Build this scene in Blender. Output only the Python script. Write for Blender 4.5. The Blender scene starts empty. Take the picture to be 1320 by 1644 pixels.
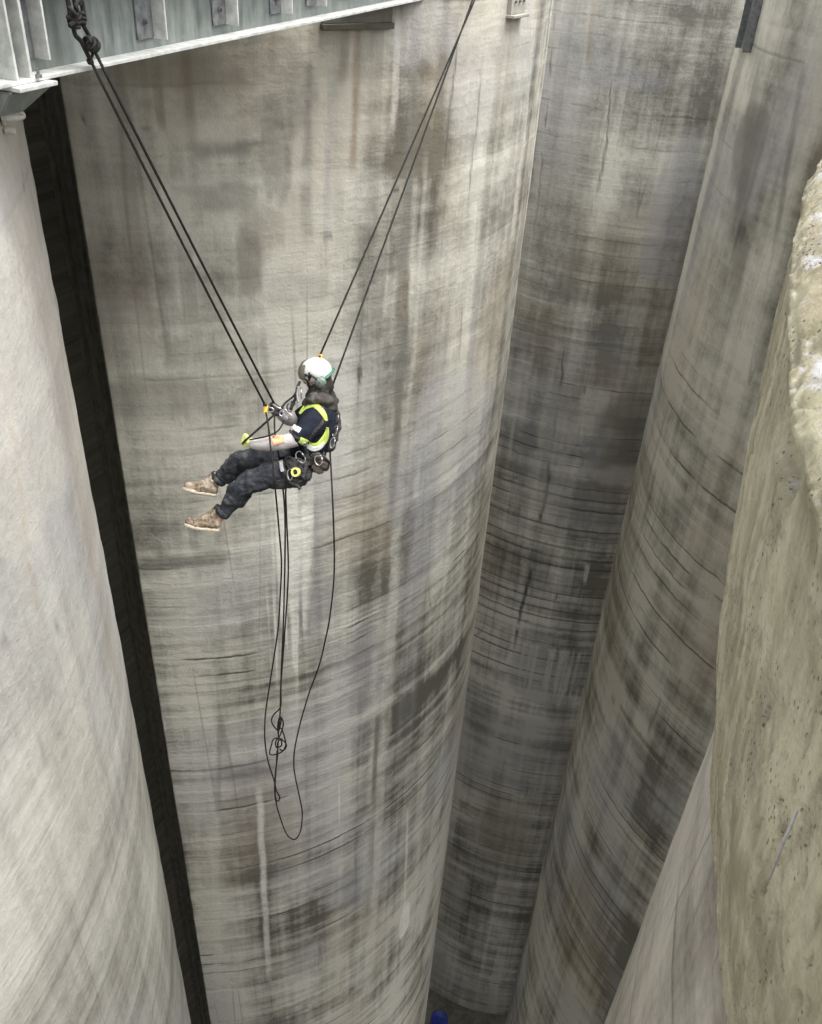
import bpy, bmesh, math, random
import numpy as np
from mathutils import Vector, Matrix
from mathutils.bvhtree import BVHTree
from mathutils import noise as mnoise

random.seed(7)
rng = np.random.default_rng(7)
sc = bpy.context.scene
COL = sc.collection

# ------------------------------------------------------------------ camera
# The camera stands at the origin (a hand held out over the rim of a silo);
# the ground is 38.4 m below.  Lens solved from the vertical vanishing point.
PW, PH, FPX = 1320.0, 1644.0, 1430.0
VPX, VPY = 530.0, 2845.0
FLOOR = -38.4
_dn = Vector((VPX - PW / 2, -(VPY - PH / 2), -FPX)).normalized()
_up = -_dn
_fw = Vector((0, 0, -1))
_fy = (_fw - _up * _fw.dot(_up)).normalized()
_rx = _fy.cross(_up)
C2W = Matrix((_rx, _fy, _up))                      # camera axes -> world axes

cam_data = bpy.data.cameras.new('camera')
cam = bpy.data.objects.new('camera', cam_data)
COL.objects.link(cam)
cam.matrix_world = C2W.to_4x4()
cam_data.sensor_fit = 'HORIZONTAL'
cam_data.sensor_width = 36.0
cam_data.lens = 36.0 * FPX / PW
cam_data.clip_start = 0.02
cam_data.clip_end = 6000
sc.camera = cam

# ------------------------------------------------------------------ sky, sun, exposure
SUN_AZ, SUN_EL = 108.0, 70.0                       # degrees, azimuth from +y towards +x
world = bpy.data.worlds.new('World')
sc.world = world
world.use_nodes = True
wn = world.node_tree
for n in list(wn.nodes):
    wn.nodes.remove(n)
w_out = wn.nodes.new('ShaderNodeOutputWorld')
w_bg = wn.nodes.new('ShaderNodeBackground')
w_hs = wn.nodes.new('ShaderNodeHueSaturation')
w_sky = wn.nodes.new('ShaderNodeTexSky')
w_sky.sky_type = 'NISHITA'
w_sky.sun_disc = False
w_sky.sun_elevation = math.radians(SUN_EL)
w_sky.sun_rotation = math.radians(SUN_AZ)
w_sky.dust_density = 4.0
w_sky.ozone_density = 1.0
w_hs.inputs['Saturation'].default_value = 0.12     # a grey, overcast sky
w_bg.inputs['Strength'].default_value = 0.15
wn.links.new(w_sky.outputs[0], w_hs.inputs['Color'])
wn.links.new(w_hs.outputs[0], w_bg.inputs[0])
wn.links.new(w_bg.outputs[0], w_out.inputs[0])

sun_data = bpy.data.lights.new('sun', 'SUN')
sun_data.energy = 1.5
sun_data.angle = math.radians(40)
sun_data.color = (1.0, 0.98, 0.94)
sun = bpy.data.objects.new('sun', sun_data)
COL.objects.link(sun)
_sd = Vector((math.sin(math.radians(SUN_AZ)) * math.cos(math.radians(SUN_EL)),
              math.cos(math.radians(SUN_AZ)) * math.cos(math.radians(SUN_EL)),
              math.sin(math.radians(SUN_EL))))
sun.rotation_euler = (-_sd).to_track_quat('-Z', 'Y').to_euler()

sc.view_settings.view_transform = 'Standard'
sc.view_settings.look = 'None'
sc.view_settings.gamma = 1.0
sc.view_settings.exposure = 1.5
sc.view_settings.use_curve_mapping = False
sc.render.engine = 'CYCLES'
sc.cycles.max_bounces = 8
sc.cycles.diffuse_bounces = 3
sc.cycles.use_denoising = True
sc.cycles.use_adaptive_sampling = True
sc.cycles.adaptive_threshold = 0.05

# ------------------------------------------------------------------ helpers
def ray(px, py):
    return C2W @ Vector((px - PW / 2, -(py - PH / 2), -FPX))

def at_depth(px, py, d):
    return ray(px, py) * (d / FPX)

def at_z(px, py, z):
    r = ray(px, py)
    return r * (z / r.z)

def at_plane(px, py, p0, n):
    r = ray(px, py)
    return r * (p0.dot(n) / r.dot(n))

def polar(az, d, z=0.0):
    a = math.radians(az)
    return Vector((math.sin(a) * d, math.cos(a) * d, z))

def link(o, parent=None):
    COL.objects.link(o)
    if parent is not None:
        o.parent = parent
        o.matrix_parent_inverse = parent.matrix_world.inverted()
    return o

def obj(name, bm, mat, parent=None, smooth=True):
    me = bpy.data.meshes.new(name)
    bmesh.ops.recalc_face_normals(bm, faces=bm.faces)
    bm.to_mesh(me)
    bm.free()
    if smooth:
        for p in me.polygons:
            p.use_smooth = True
    for m in (mat if isinstance(mat, (list, tuple)) else [mat]):
        me.materials.append(m)
    return link(bpy.data.objects.new(name, me), parent)

def tag(o, label, cat, group=None):
    o['label'] = label
    o['category'] = cat
    if group:
        o['group'] = group
    return o

def thing(name, loc, label, cat, group=None):
    o = bpy.data.objects.new(name, None)
    o.empty_display_size = 0.1
    o.location = loc
    COL.objects.link(o)
    o.matrix_world = Matrix.Translation(loc)
    return tag(o, label, cat, group)

def frame_from(d, hint=Vector((0, 0, 1))):
    d = d.normalized()
    if abs(d.dot(hint)) > 0.95:
        hint = Vector((1, 0, 0))
    a = d.cross(hint).normalized()
    return a, a.cross(d).normalized()

def box(bm, c, ax, ay, az, sx, sy, sz, bev=0.0):
    """box with full sizes sx,sy,sz along unit axes ax,ay,az"""
    vs = []
    for i in (-.5, .5):
        for j in (-.5, .5):
            for k in (-.5, .5):
                vs.append(bm.verts.new(c + ax * (i * sx) + ay * (j * sy) + az * (k * sz)))
    q = [(0, 1, 3, 2), (4, 6, 7, 5), (0, 4, 5, 1), (2, 3, 7, 6), (0, 2, 6, 4), (1, 5, 7, 3)]
    fs = [bm.faces.new([vs[i] for i in f]) for f in q]
    if bev > 0:
        es = list({e for f in fs for e in f.edges})
        bmesh.ops.bevel(bm, geom=es, offset=bev, segments=2, affect='EDGES', profile=0.5)

def catmull(pts, n=8, closed=False):
    out = []
    N = len(pts)
    rngi = range(N if closed else N - 1)
    for i in rngi:
        if closed:
            p0, p1, p2, p3 = pts[(i - 1) % N], pts[i], pts[(i + 1) % N], pts[(i + 2) % N]
        else:
            p0, p1, p2, p3 = pts[max(i - 1, 0)], pts[i], pts[i + 1], pts[min(i + 2, N - 1)]
        for k in range(n):
            t = k / n
            out.append(0.5 * ((2 * p1) + (-p0 + p2) * t + (2 * p0 - 5 * p1 + 4 * p2 - p3) * t * t
                              + (-p0 + 3 * p1 - 3 * p2 + p3) * t ** 3))
    if not closed:
        out.append(pts[-1].copy())
    return out

def tube(bm, pts, r, segs=8, closed=False, flat=1.0, hint=Vector((0, 0, 1))):
    """tube along pts; r a number or list; flat squeezes one axis"""
    n = len(pts)
    rings = []
    prev = None
    for i, p in enumerate(pts):
        if closed:
            d = pts[(i + 1) % n] - pts[i - 1]
        else:
            d = pts[min(i + 1, n - 1)] - pts[max(i - 1, 0)]
        if d.length < 1e-9:
            d = Vector((0, 0, 1))
        d.normalize()
        if prev is None:
            a, b = frame_from(d, hint)
        else:
            a = (prev - d * prev.dot(d))
            a = a.normalized() if a.length > 1e-6 else frame_from(d)[0]
            b = a.cross(d)
        prev = a
        rr = r[i] if isinstance(r, (list, tuple)) else r
        rings.append([bm.verts.new(p + a * (rr * math.cos(2 * math.pi * k / segs))
                                   + b * (rr * flat * math.sin(2 * math.pi * k / segs))) for k in range(segs)])
    m = n if closed else n - 1
    for i in range(m):
        A, B = rings[i], rings[(i + 1) % n]
        for k in range(segs):
            bm.faces.new((A[k], A[(k + 1) % segs], B[(k + 1) % segs], B[k]))
    if not closed:
        bm.faces.new(rings[0])
        bm.faces.new(rings[-1][::-1])

def cyl(bm, a, b, r, segs=12):
    tube(bm, [a, b], r, segs)

def ball(bm, c, rx, ry, rz, ax=Vector((1, 0, 0)), ay=Vector((0, 1, 0)), az=Vector((0, 0, 1)), u=16, v=10):
    r = bmesh.ops.create_uvsphere(bm, u_segments=u, v_segments=v, radius=1.0)
    for w in r['verts']:
        p = w.co.copy()
        w.co = c + ax * (p.x * rx) + ay * (p.y * ry) + az * (p.z * rz)

def remesh(o, voxel, smooth_it=4):
    """fuse the overlapping shapes of a mesh into one continuous surface"""
    md = o.modifiers.new('fuse', 'REMESH')
    md.mode = 'VOXEL'
    md.voxel_size = voxel
    if smooth_it:
        ms = o.modifiers.new('relax', 'SMOOTH')
        ms.factor = 0.5
        ms.iterations = smooth_it
    dg = bpy.context.evaluated_depsgraph_get()
    me = bpy.data.meshes.new_from_object(o.evaluated_get(dg))
    o.modifiers.clear()
    old = o.data
    o.data = me
    bpy.data.meshes.remove(old)
    for p in me.polygons:
        p.use_smooth = True
    return o

# ------------------------------------------------------------------ node helper
class NT:
    def __init__(self, name):
        self.mat = bpy.data.materials.new(name)
        self.mat.use_nodes = True
        self.t = self.mat.node_tree
        self.t.nodes.clear()
        self.out = self.t.nodes.new('ShaderNodeOutputMaterial')
        self.bsdf = self.t.nodes.new('ShaderNodeBsdfPrincipled')
        self.t.links.new(self.bsdf.outputs[0], self.out.inputs[0])
    def put(self, sock, val):
        if isinstance(val, bpy.types.NodeSocket):
            self.t.links.new(val, sock)
        else:
            sock.default_value = val
    def m(self, op, a, b=None, c=None, clamp=False):
        n = self.t.nodes.new('ShaderNodeMath')
        n.operation = op
        n.use_clamp = clamp
        self.put(n.inputs[0], a)
        if b is not None:
            self.put(n.inputs[1], b)
        if c is not None:
            self.put(n.inputs[2], c)
        return n.outputs[0]
    def add(self, a, b): return self.m('ADD', a, b)
    def sub(self, a, b): return self.m('SUBTRACT', a, b)
    def mul(self, a, b): return self.m('MULTIPLY', a, b)
    def absv(self, a): return self.m('ABSOLUTE', a)
    def mr(self, x, a, b, lo=0.0, hi=1.0, smooth=True):
        n = self.t.nodes.new('ShaderNodeMapRange')
        n.interpolation_type = 'SMOOTHSTEP' if smooth else 'LINEAR'
        self.put(n.inputs['Value'], x)
        self.put(n.inputs['From Min'], a)
        self.put(n.inputs['From Max'], b)
        self.put(n.inputs['To Min'], lo)
        self.put(n.inputs['To Max'], hi)
        return n.outputs[0]
    def comb(self, x, y, z=0.0):
        n = self.t.nodes.new('ShaderNodeCombineXYZ')
        self.put(n.inputs[0], x); self.put(n.inputs[1], y); self.put(n.inputs[2], z)
        return n.outputs[0]
    def uv(self):
        n = self.t.nodes.new('ShaderNodeTexCoord')
        s = self.t.nodes.new('ShaderNodeSeparateXYZ')
        self.t.links.new(n.outputs['UV'], s.inputs[0])
        return s.outputs[0], s.outputs[1]
    def objco(self):
        n = self.t.nodes.new('ShaderNodeTexCoord')
        return n.outputs['Object']
    def noise(self, vec, scale=1.0, detail=3.0, rough=0.55, dim='3D', dist=0.0):
        n = self.t.nodes.new('ShaderNodeTexNoise')
        n.noise_dimensions = dim
        self.put(n.inputs['Vector'], vec)
        n.inputs['Scale'].default_value = scale
        n.inputs['Detail'].default_value = detail
        n.inputs['Roughness'].default_value = rough
        n.inputs['Distortion'].default_value = dist
        return n.outputs['Fac'] if 'Fac' in n.outputs else n.outputs[0]
    def n2(self, u, v, su, sv, detail=3.0, rough=0.55, off=0.0):
        return self.noise(self.comb(self.m('MULTIPLY_ADD', u, su, off), self.m('MULTIPLY_ADD', v, sv, off * 1.7)),
                          1.0, detail, rough, '2D')
    def voro(self, vec, scale=1.0, feature='F1', metric='EUCLIDEAN', out='Distance', rnd=1.0, dim='2D'):
        n = self.t.nodes.new('ShaderNodeTexVoronoi')
        n.voronoi_dimensions = dim
        n.feature = feature
        n.distance = metric
        self.put(n.inputs['Vector'], vec)
        n.inputs['Scale'].default_value = scale
        n.inputs['Randomness'].default_value = rnd
        return n.outputs[out]
    def mix(self, fac, a, b, mode='MIX'):
        n = self.t.nodes.new('ShaderNodeMix')
        n.data_type = 'RGBA'
        n.blend_type = mode
        n.clamp_factor = True
        self.put(n.inputs[0], fac)
        self.put(n.inputs[6], a if isinstance(a, bpy.types.NodeSocket) else (*a, 1.0))
        self.put(n.inputs[7], b if isinstance(b, bpy.types.NodeSocket) else (*b, 1.0))
        return n.outputs[2]
    def bump(self, h, strength=0.5, dist=0.02):
        n = self.t.nodes.new('ShaderNodeBump')
        n.inputs['Strength'].default_value = strength
        n.inputs['Distance'].default_value = dist
        self.t.links.new(h, n.inputs['Height'])
        self.t.links.new(n.outputs[0], self.bsdf.inputs['Normal'])
    def col(self, c):
        self.put(self.bsdf.inputs['Base Color'], c if isinstance(c, bpy.types.NodeSocket) else (*c, 1.0))
    def rough(self, r):
        self.put(self.bsdf.inputs['Roughness'], r)

def simple_mat(name, c1, c2, scale=20.0, rough=0.7, metallic=0.0, bump=0.2, bdist=0.003, detail=4.0, spec=0.4):
    t = NT(name)
    n = t.noise(t.objco(), scale, detail, 0.6)
    f = t.mr(n, 0.3, 0.7)
    t.col(t.mix(f, c1, c2))
    t.rough(rough)
    t.bsdf.inputs['Metallic'].default_value = metallic
    t.bsdf.inputs['Specular IOR Level'].default_value = spec
    if bump:
        t.bump(t.noise(t.objco(), scale * 2.2, 4.0, 0.65), bump, bdist)
    return t.mat

# ------------------------------------------------------------------ silos: plan
class Silo:
    def __init__(self, az, dist, R, top, bottom=FLOOR):
        self.c = polar(az, dist)
        self.az = az
        self.d = dist
        self.R = R
        self.top = top
        self.bottom = bottom
    def hit(self, px, py):
        """(u, v) in metres on the wall where the sight line meets it"""
        r = ray(px, py)
        a = math.degrees(math.atan2(r.x, r.y)) - self.az
        k = self.R / self.d
        s = max(k * k - math.sin(math.radians(a)) ** 2, 0.0)
        rr = self.d * (math.cos(math.radians(a)) - math.sqrt(s))
        h = math.hypot(r.x, r.y)
        p = r * (rr / h)
        q = p - self.c
        th = math.atan2(q.x, q.y) - math.radians(self.az + 180)
        th = (th + math.pi) % (2 * math.pi) - math.pi
        return -th * self.R, p.z, p, (p.length / FPX)
    def point(self, u, v, out=0.0):
        th = -u / self.R + math.radians(self.az + 180)
        return Vector((self.c.x + math.sin(th) * (self.R + out), self.c.y + math.cos(th) * (self.R + out), v))
    def normal(self, u):
        th = -u / self.R + math.radians(self.az + 180)
        return Vector((math.sin(th), math.cos(th), 0))

S_MAIN = Silo(-15.5, 13.6, 5.0, -0.30)
S_LEFT = Silo(-62.0, 8.07, 5.0, -1.02)
S_RIGHT = Silo(34.0, 16.36, 5.0, -0.30)
S_BACK = Silo(12.0, 24.0, 5.0, -0.30)
S_NEAR = Silo(85.0, 5.91, 5.0, -2.30)

# ------------------------------------------------------------------ concrete
def concrete(name, light=(0.53, 0.52, 0.455), dark=(0.105, 0.10, 0.082), ring_amt=1.0, vert=1.0, seed=0.0,
             ringscale=1.0, linezone=None, bump=0.7, lines=1.0, grain=5.0):
    """aged slip-formed concrete; the slow variation comes from the wall's own attributes (see base_layers)"""
    t = NT(name)
    u, v0 = t.uv()
    def attr(nm):
        a_ = t.t.nodes.new('ShaderNodeVertexColor')
        a_.layer_name = nm
        s_ = t.t.nodes.new('ShaderNodeSeparateColor')
        t.t.links.new(a_.outputs['Color'], s_.inputs[0])
        return s_.outputs[0], s_.outputs[1], s_.outputs[2], a_.outputs['Alpha']
    low, zone, hue, hue2 = attr('base')
    warp, brk, vb, pb = attr('base2')
    fine = t.n2(u, v0, grain, grain, 5.0, 0.76, seed + 2.0)
    fj = t.sub(fine, 0.5)
    v = t.add(t.add(v0, warp), t.mul(fj, 0.05))
    # lifts of the slip form: level layers, each with its own tone, broken into blocks
    def white(a_, b_):
        n_ = t.t.nodes.new('ShaderNodeTexWhiteNoise')
        n_.noise_dimensions = '2D'
        t.put(n_.inputs['Vector'], t.comb(a_, b_))
        return n_.outputs['Value']
    lay = t.mul(v, 1.0 / (0.31 / ringscale))
    lid = t.m('FLOOR', lay)
    fr = t.m('FRACT', lay)
    hl = white(lid, seed + 0.5)
    uj = t.add(u, t.mul(fj, 0.9))
    blk = white(lid, t.m('FLOOR', t.add(t.mul(uj, 0.42), t.mul(hl, 17.0))))
    lid2 = t.m('FLOOR', t.mul(v, 1.0 / (0.115 / ringscale)))
    h2 = white(lid2, seed + 1.5)
    blk2 = white(lid2, t.m('FLOOR', t.add(t.mul(uj, 0.7), t.mul(h2, 17.0))))
    ring = t.n2(u, v, 0.05, 2.0 * ringscale, 4.0, 0.7, seed + 7.0)
    rs = t.add(t.mul(t.sub(ring, 0.5), 2.3 * ring_amt), t.add(t.mul(t.sub(blk, 0.5), 0.30 * ring_amt), t.mul(t.sub(blk2, 0.5), 0.22 * ring_amt)))
    val = t.add(low, t.mul(rs, zone))
    vs = t.n2(u, v0, 6.5, 0.16, 4.0, 0.66, seed + 61.0)
    val = t.add(val, t.add(t.mul(fj, 1.1), t.mul(t.sub(vs, 0.5), 0.95 * vert)))
    col = t.mix(t.mr(val, -0.80, 0.62, smooth=False), dark, light)
    # colour casts of old concrete: lilac-grey, ochre
    col = t.mix(hue, col, (0.385, 0.38, 0.40))
    col = t.mix(hue2, col, (0.33, 0.27, 0.185))
    # lift joints: thin broken dark lines
    jm = t.mul(t.mr(fr, 0.05, 0.17, 1.0, 0.0), t.mr(hl, 0.35, 0.8, 0.0, 1.0))
    jm = t.mul(t.mul(jm, brk), t.mul(zone, 0.9 * lines))
    if linezone:
        za, zb, amt = linezone
        zm = t.mul(t.mr(v0, za - 0.6, za, 0, 1), t.mr(v0, zb, zb + 0.6, 1, 0))
        jm = t.m('MAXIMUM', jm, t.mul(t.mul(t.mr(fr, 0.10, 0.26, 1.0, 0.0), zm), t.mul(t.mr(hl, 0.1, 0.6, 0.3, 1.0), t.mr(blk2, 0.1, 0.4, amt * 0.35, amt))))
    col = t.mix(jm, col, (0.085, 0.08, 0.068))
    # hairline vertical cracks and form-board edges
    vc = t.n2(u, v0, 1.05, 0.045, 1.0, 0.5, seed + 43.0)
    vm = t.mul(t.mul(t.mr(t.absv(t.sub(vc, 0.5)), 0.001, 0.006, 1.0, 0.0), vb), 0.36 * vert)
    col = t.mix(vm, col, (0.13, 0.12, 0.105))
    # individual stains, runs and patches, laid out per wall on the mesh (see stain_layer)
    va = t.t.nodes.new('ShaderNodeVertexColor')
    va.layer_name = 'stain'
    amt = t.mul(va.outputs['Alpha'], t.mr(fine, 0.30, 0.62, 0.72, 1.12))
    col = t.mix(amt, col, va.outputs['Color'])
    t.col(col)
    t.rough(0.93)
    t.bsdf.inputs['Specular IOR Level'].default_value = 0.25
    h = t.mul(t.add(t.mul(ring, 0.8), t.mul(fr, 0.16)), zone)
    h = t.add(h, t.mul(fine, 0.34))
    t.bump(h, bump, 0.05)
    return t.mat

PALE = (0.57, 0.56, 0.50)
WHITE = (0.74, 0.73, 0.67)
SOOT = (0.085, 0.08, 0.068)
GREYD = (0.15, 0.145, 0.125)
RUST = (0.23, 0.145, 0.08)
BROWN = (0.19, 0.155, 0.11)

F_MAIN = [
    ('run', (672, 20), (638, 600), 26, GREYD, 0.75),
    ('run', (651, 440), (630, 860), 24, GREYD, 0.85),
    ('run', (634, 745), (631, 850), 10, SOOT, 0.8),
    ('run', (652, 440), (648, 520), 22, BROWN, 0.5),
    ('run', (684, 250), (655, 700), 12, PALE, 0.35),
    ('run', (573, 40), (566, 300), 13, RUST, 0.62),
    ('run', (556, 40), (548, 140), 18, BROWN, 0.5),
    ('run', (437, 50), (437, 120), 10, RUST, 0.6),
    ('run', (250, 95), (263, 215), 15, BROWN, 0.75),
    ('run', (300, 60), (312, 260), 18, BROWN, 0.45),
    ('run', (505, 40), (490, 420), 26, GREYD, 0.5),
    ('run', (535, 60), (520, 420), 12, (0.33, 0.33, 0.33), 0.5),
    ('run', (470, 80), (462, 300), 14, GREYD, 0.42),
    ('run', (640, 30), (628, 220), 14, PALE, 0.5),
    ('run', (775, 60), (742, 560), 20, (0.40, 0.385, 0.36), 0.4),
    ('run', (860, 20), (820, 420), 30, PALE, 0.55),
    ('crack', (732, 60), (700, 470), 3.2, SOOT, 0.75),
    ('crack', (770, 110), (722, 770), 3.0, SOOT, 0.6),
    ('crack', (700, 480), (676, 900), 2.6, SOOT, 0.4),
    ('drip', (423, 470), (432, 660), 22, PALE, 0.7),
    ('run', (412, 500), (420, 640), 7, PALE, 0.55),
    ('blob', (462, 812), 30, 34, PALE, 0.5),
    ('drip', (458, 780), (455, 1180), 62, WHITE, 0.72),
    ('drip', (490, 800), (478, 1170), 30, WHITE, 0.62),
    ('run', (437, 830), (446, 1120), 5, WHITE, 0.6),
    ('run', (481, 820), (476, 1165), 5, WHITE, 0.6),
    ('run', (330, 820), (352, 1640), 17, PALE, 0.48),
    ('run', (295, 820), (320, 1400), 12, PALE, 0.35),
    ('run', (640, 830), (588, 1644), 20, PALE, 0.55),
    ('run', (615, 1000), (575, 1644), 34, PALE, 0.32),
    ('run', (416, 1268), (434, 1600), 10, WHITE, 0.62),
    ('run', (606, 1150), (598, 1300), 11, GREYD, 0.8),
    ('run', (597, 1320), (592, 1500), 11, GREYD, 0.7),
    ('run', (545, 1260), (545, 1330), 4, WHITE, 0.6),
    ('run', (655, 1300), (648, 1500), 7, WHITE, 0.45),
    ('blob', (650, 1478), 7, 22, WHITE, 0.7),
    ('drip', (680, 725), (668, 820), 26, PALE, 0.6),
    ('drip', (720, 700), (712, 790), 12, PALE, 0.55),
    ('blob', (577, 600), 5, 17, SOOT, 0.8),
    ('blob', (633, 303), 8, 6, SOOT, 0.85),
    ('blob', (526, 380), 9, 5, SOOT, 0.6),
    ('blob', (360, 238), 60, 18, GREYD, 0.6),
    ('blob', (420, 370), 40, 46, BROWN, 0.4),
    ('blob', (405, 290), 130, 12, PALE, 0.55),
    ('blob', (215, 500), 40, 90, (0.40, 0.345, 0.30), 0.35),
    ('blob', (290, 900), 80, 15, GREYD, 0.7),
    ('blob', (135, 195), 4, 8, SOOT, 0.8),
    ('blob', (230, 202), 9, 6, SOOT, 0.7),
    ('run', (120, 140), (185, 640), 70, (0.20, 0.18, 0.15), 0.5),  # this band and the next paint the shade on the wall's left side
    ('run', (180, 110), (230, 520), 40, (0.22, 0.195, 0.16), 0.4),
    ('blob', (300, 130), 120, 60, (0.20, 0.175, 0.14), 0.5),
    ('blob', (455, 130), 60, 80, (0.19, 0.175, 0.15), 0.45),
    ('blob', (350, 320), 60, 30, (0.19, 0.18, 0.16), 0.45),
    ('blob', (440, 250), 26, 90, (0.20, 0.185, 0.16), 0.5),
    ('blob', (400, 420), 22, 60, (0.18, 0.165, 0.14), 0.5),
    ('blob', (250, 640), 90, 40, (0.22, 0.205, 0.175), 0.4),
    ('blob', (480, 460), 60, 30, (0.24, 0.235, 0.21), 0.4),
    ('blob', (330, 215), 60, 26, (0.46, 0.43, 0.37), 0.45),
    ('blob', (545, 320), 60, 60, PALE, 0.3),
    ('run', (700, 560), (640, 1300), 50, (0.30, 0.30, 0.32), 0.3),
    ('run', (770, 420), (728, 900), 26, (0.26, 0.26, 0.27), 0.35),
    ('run', (560, 20), (550, 420), 60, (0.20, 0.19, 0.17), 0.4),
    ('blob', (690, 60), 50, 60, (0.34, 0.335, 0.34), 0.4),
    ('blob', (720, 720), 60, 100, (0.36, 0.36, 0.375), 0.4),
]
F_BACK = [
    ('crack', (985, 120), (958, 330), 3.0, SOOT, 0.7),
    ('crack', (893, 30), (852, 420), 3.2, SOOT, 0.75),
    ('crack', (905, 560), (878, 780), 3.2, SOOT, 0.8),
    ('crack', (882, 760), (822, 1060), 5.5, SOOT, 0.9),
    ('crack', (938, 620), (925, 740), 3.0, SOOT, 0.6),
    ('crack', (895, 940), (885, 1000), 3.0, SOOT, 0.8),
    ('blob', (955, 655), 24, 36, PALE, 0.62),
    ('blob', (900, 680), 36, 60, PALE, 0.38),
    ('blob', (890, 360), 60, 150, (0.50, 0.49, 0.44), 0.4),
    ('blob', (1085, 350), 40, 130, (0.40, 0.40, 0.435), 0.45),
    ('blob', (1010, 125), 70, 20, (0.43, 0.43, 0.46), 0.4),
    ('run', (955, 0), (945, 110), 11, RUST, 0.4),
    ('blob', (1010, 720), 60, 90, GREYD, 0.55),
    ('drip', (880, 1040), (876, 1150), 120, WHITE, 0.85),
    ('drip', (945, 905), (938, 945), 9, WHITE, 0.7),
    ('drip', (835, 570), (828, 660), 18, PALE, 0.7),
    ('run', (835, 600), (815, 760), 8, PALE, 0.45),
    ('blob', (1000, 765), 50, 16, PALE, 0.4),
    ('blob', (860, 800), 60, 26, PALE, 0.35),
    ('blob', (880, 1090), 70, 44, (0.40, 0.40, 0.41), 0.45),
    ('blob', (800, 1350), 60, 70, (0.44, 0.42, 0.35), 0.35),
]
F_RIGHT = [
    ('blob', (1190, 372), 7, 22, SOOT, 0.85),
    ('run', (1060, 1125), (1040, 1180), 6, SOOT, 0.7),
    ('blob', (985, 1130), 7, 7, SOOT, 0.5),
    ('crack', (1190, 500), (1170, 590), 3.0, PALE, 0.5),
    ('blob', (1110, 790), 10, 18, PALE, 0.5),
    ('blob', (1200, 250), 30, 90, GREYD, 0.5),
    ('run', (1220, 60), (1180, 500), 40, GREYD, 0.5),
    ('run', (1150, 120), (1060, 600), 16, (0.42, 0.36, 0.30), 0.4),
    ('run', (1165, 60), (1150, 160), 10, RUST, 0.35),
    ('run', (1290, 100), (1240, 420), 14, SOOT, 0.5),
]
F_LEFT = [
    ('run', (30, 190), (40, 330), 12, SOOT, 0.7),
    ('run', (5, 600), (60, 1000), 14, (0.33, 0.27, 0.19), 0.6),
    ('run', (60, 420), (75, 600), 16, (0.42, 0.42, 0.45), 0.5),
    ('run', (40, 900), (110, 1120), 8, (0.36, 0.33, 0.29), 0.6),
    ('crack', (75, 930), (180, 1400), 4.0, (0.2, 0.185, 0.16), 0.6),
    ('crack', (10, 1020), (80, 1250), 4.0, (0.2, 0.185, 0.16), 0.5),
    ('blob', (5, 1020), 10, 14, GREYD, 0.5),
    ('blob', (30, 650), 60, 300, (0.56, 0.53, 0.46), 0.4),
]
F_NEAR = [
    ('crack', (1166, 1265), (1062, 1510), 2.4, SOOT, 0.9),
    ('crack', (1168, 1330), (1105, 1500), 2.2, SOOT, 0.8),
    ('crack', (1168, 1500), (1108, 1650), 3.0, SOOT, 0.95),
    ('run', (1150, 1180), (1020, 1560), 26, (0.46, 0.42, 0.36), 0.5),
    ('run', (1165, 1220), (1060, 1560), 22, (0.25, 0.22, 0.18), 0.5),
    ('run', (1168, 1400), (1090, 1640), 30, (0.27, 0.24, 0.19), 0.5),
]
M_MAIN = concrete('silo_concrete_main', seed=0.0, ring_amt=1.2, lines=1.1)
M_BACK = concrete('silo_concrete_back', seed=51.0, light=(0.72, 0.705, 0.63), dark=(0.19, 0.185, 0.16), ring_amt=1.1,
                  linezone=(-18.5, -12.2, 0.75))
M_RIGHT = concrete('silo_concrete_right', seed=83.0, light=(0.57, 0.55, 0.475), dark=(0.145, 0.138, 0.113))
M_LEFT = concrete('silo_concrete_left', seed=117.0, light=(0.55, 0.54, 0.485), dark=(0.23, 0.222, 0.192), ring_amt=0.8,
                  vert=0.8, lines=0.35, bump=0.4, grain=11.0)
M_NEAR = concrete('silo_concrete_near', seed=139.0, light=(0.45, 0.42, 0.36), dark=(0.14, 0.128, 0.105), ring_amt=0.7,
                  lines=0.7, bump=0.4, grain=16.0)

# value noise on arrays, for wall unevenness and stains
_H = rng.random((256, 256))
def vnoise(x, y, seed=0):
    x = np.asarray(x, float) + 31.7 * seed
    y = np.asarray(y, float) + 17.3 * seed
    xi = np.floor(x).astype(int); yi = np.floor(y).astype(int)
    fx = x - xi; fy = y - yi
    fx = fx * fx * (3 - 2 * fx); fy = fy * fy * (3 - 2 * fy)
    g = lambda i, j: _H[(i + seed * 7) & 255, (j + seed * 13) & 255]
    return ((g(xi, yi) * (1 - fx) + g(xi + 1, yi) * fx) * (1 - fy)
            + (g(xi, yi + 1) * (1 - fx) + g(xi + 1, yi + 1) * fx) * fy)
def fnoise(x, y, seed=0, octv=4):
    s_, a_, tot = 0.0, 1.0, 0.0
    for o_ in range(octv):
        s_ = s_ + a_ * vnoise(np.asarray(x) * 2 ** o_, np.asarray(y) * 2 ** o_, seed + o_)
        tot += a_
        a_ *= 0.55
    return s_ / tot
def sstep(x, a_, b_):
    t_ = np.clip((x - a_) / (b_ - a_), 0, 1)
    return t_ * t_ * (3 - 2 * t_)

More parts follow.
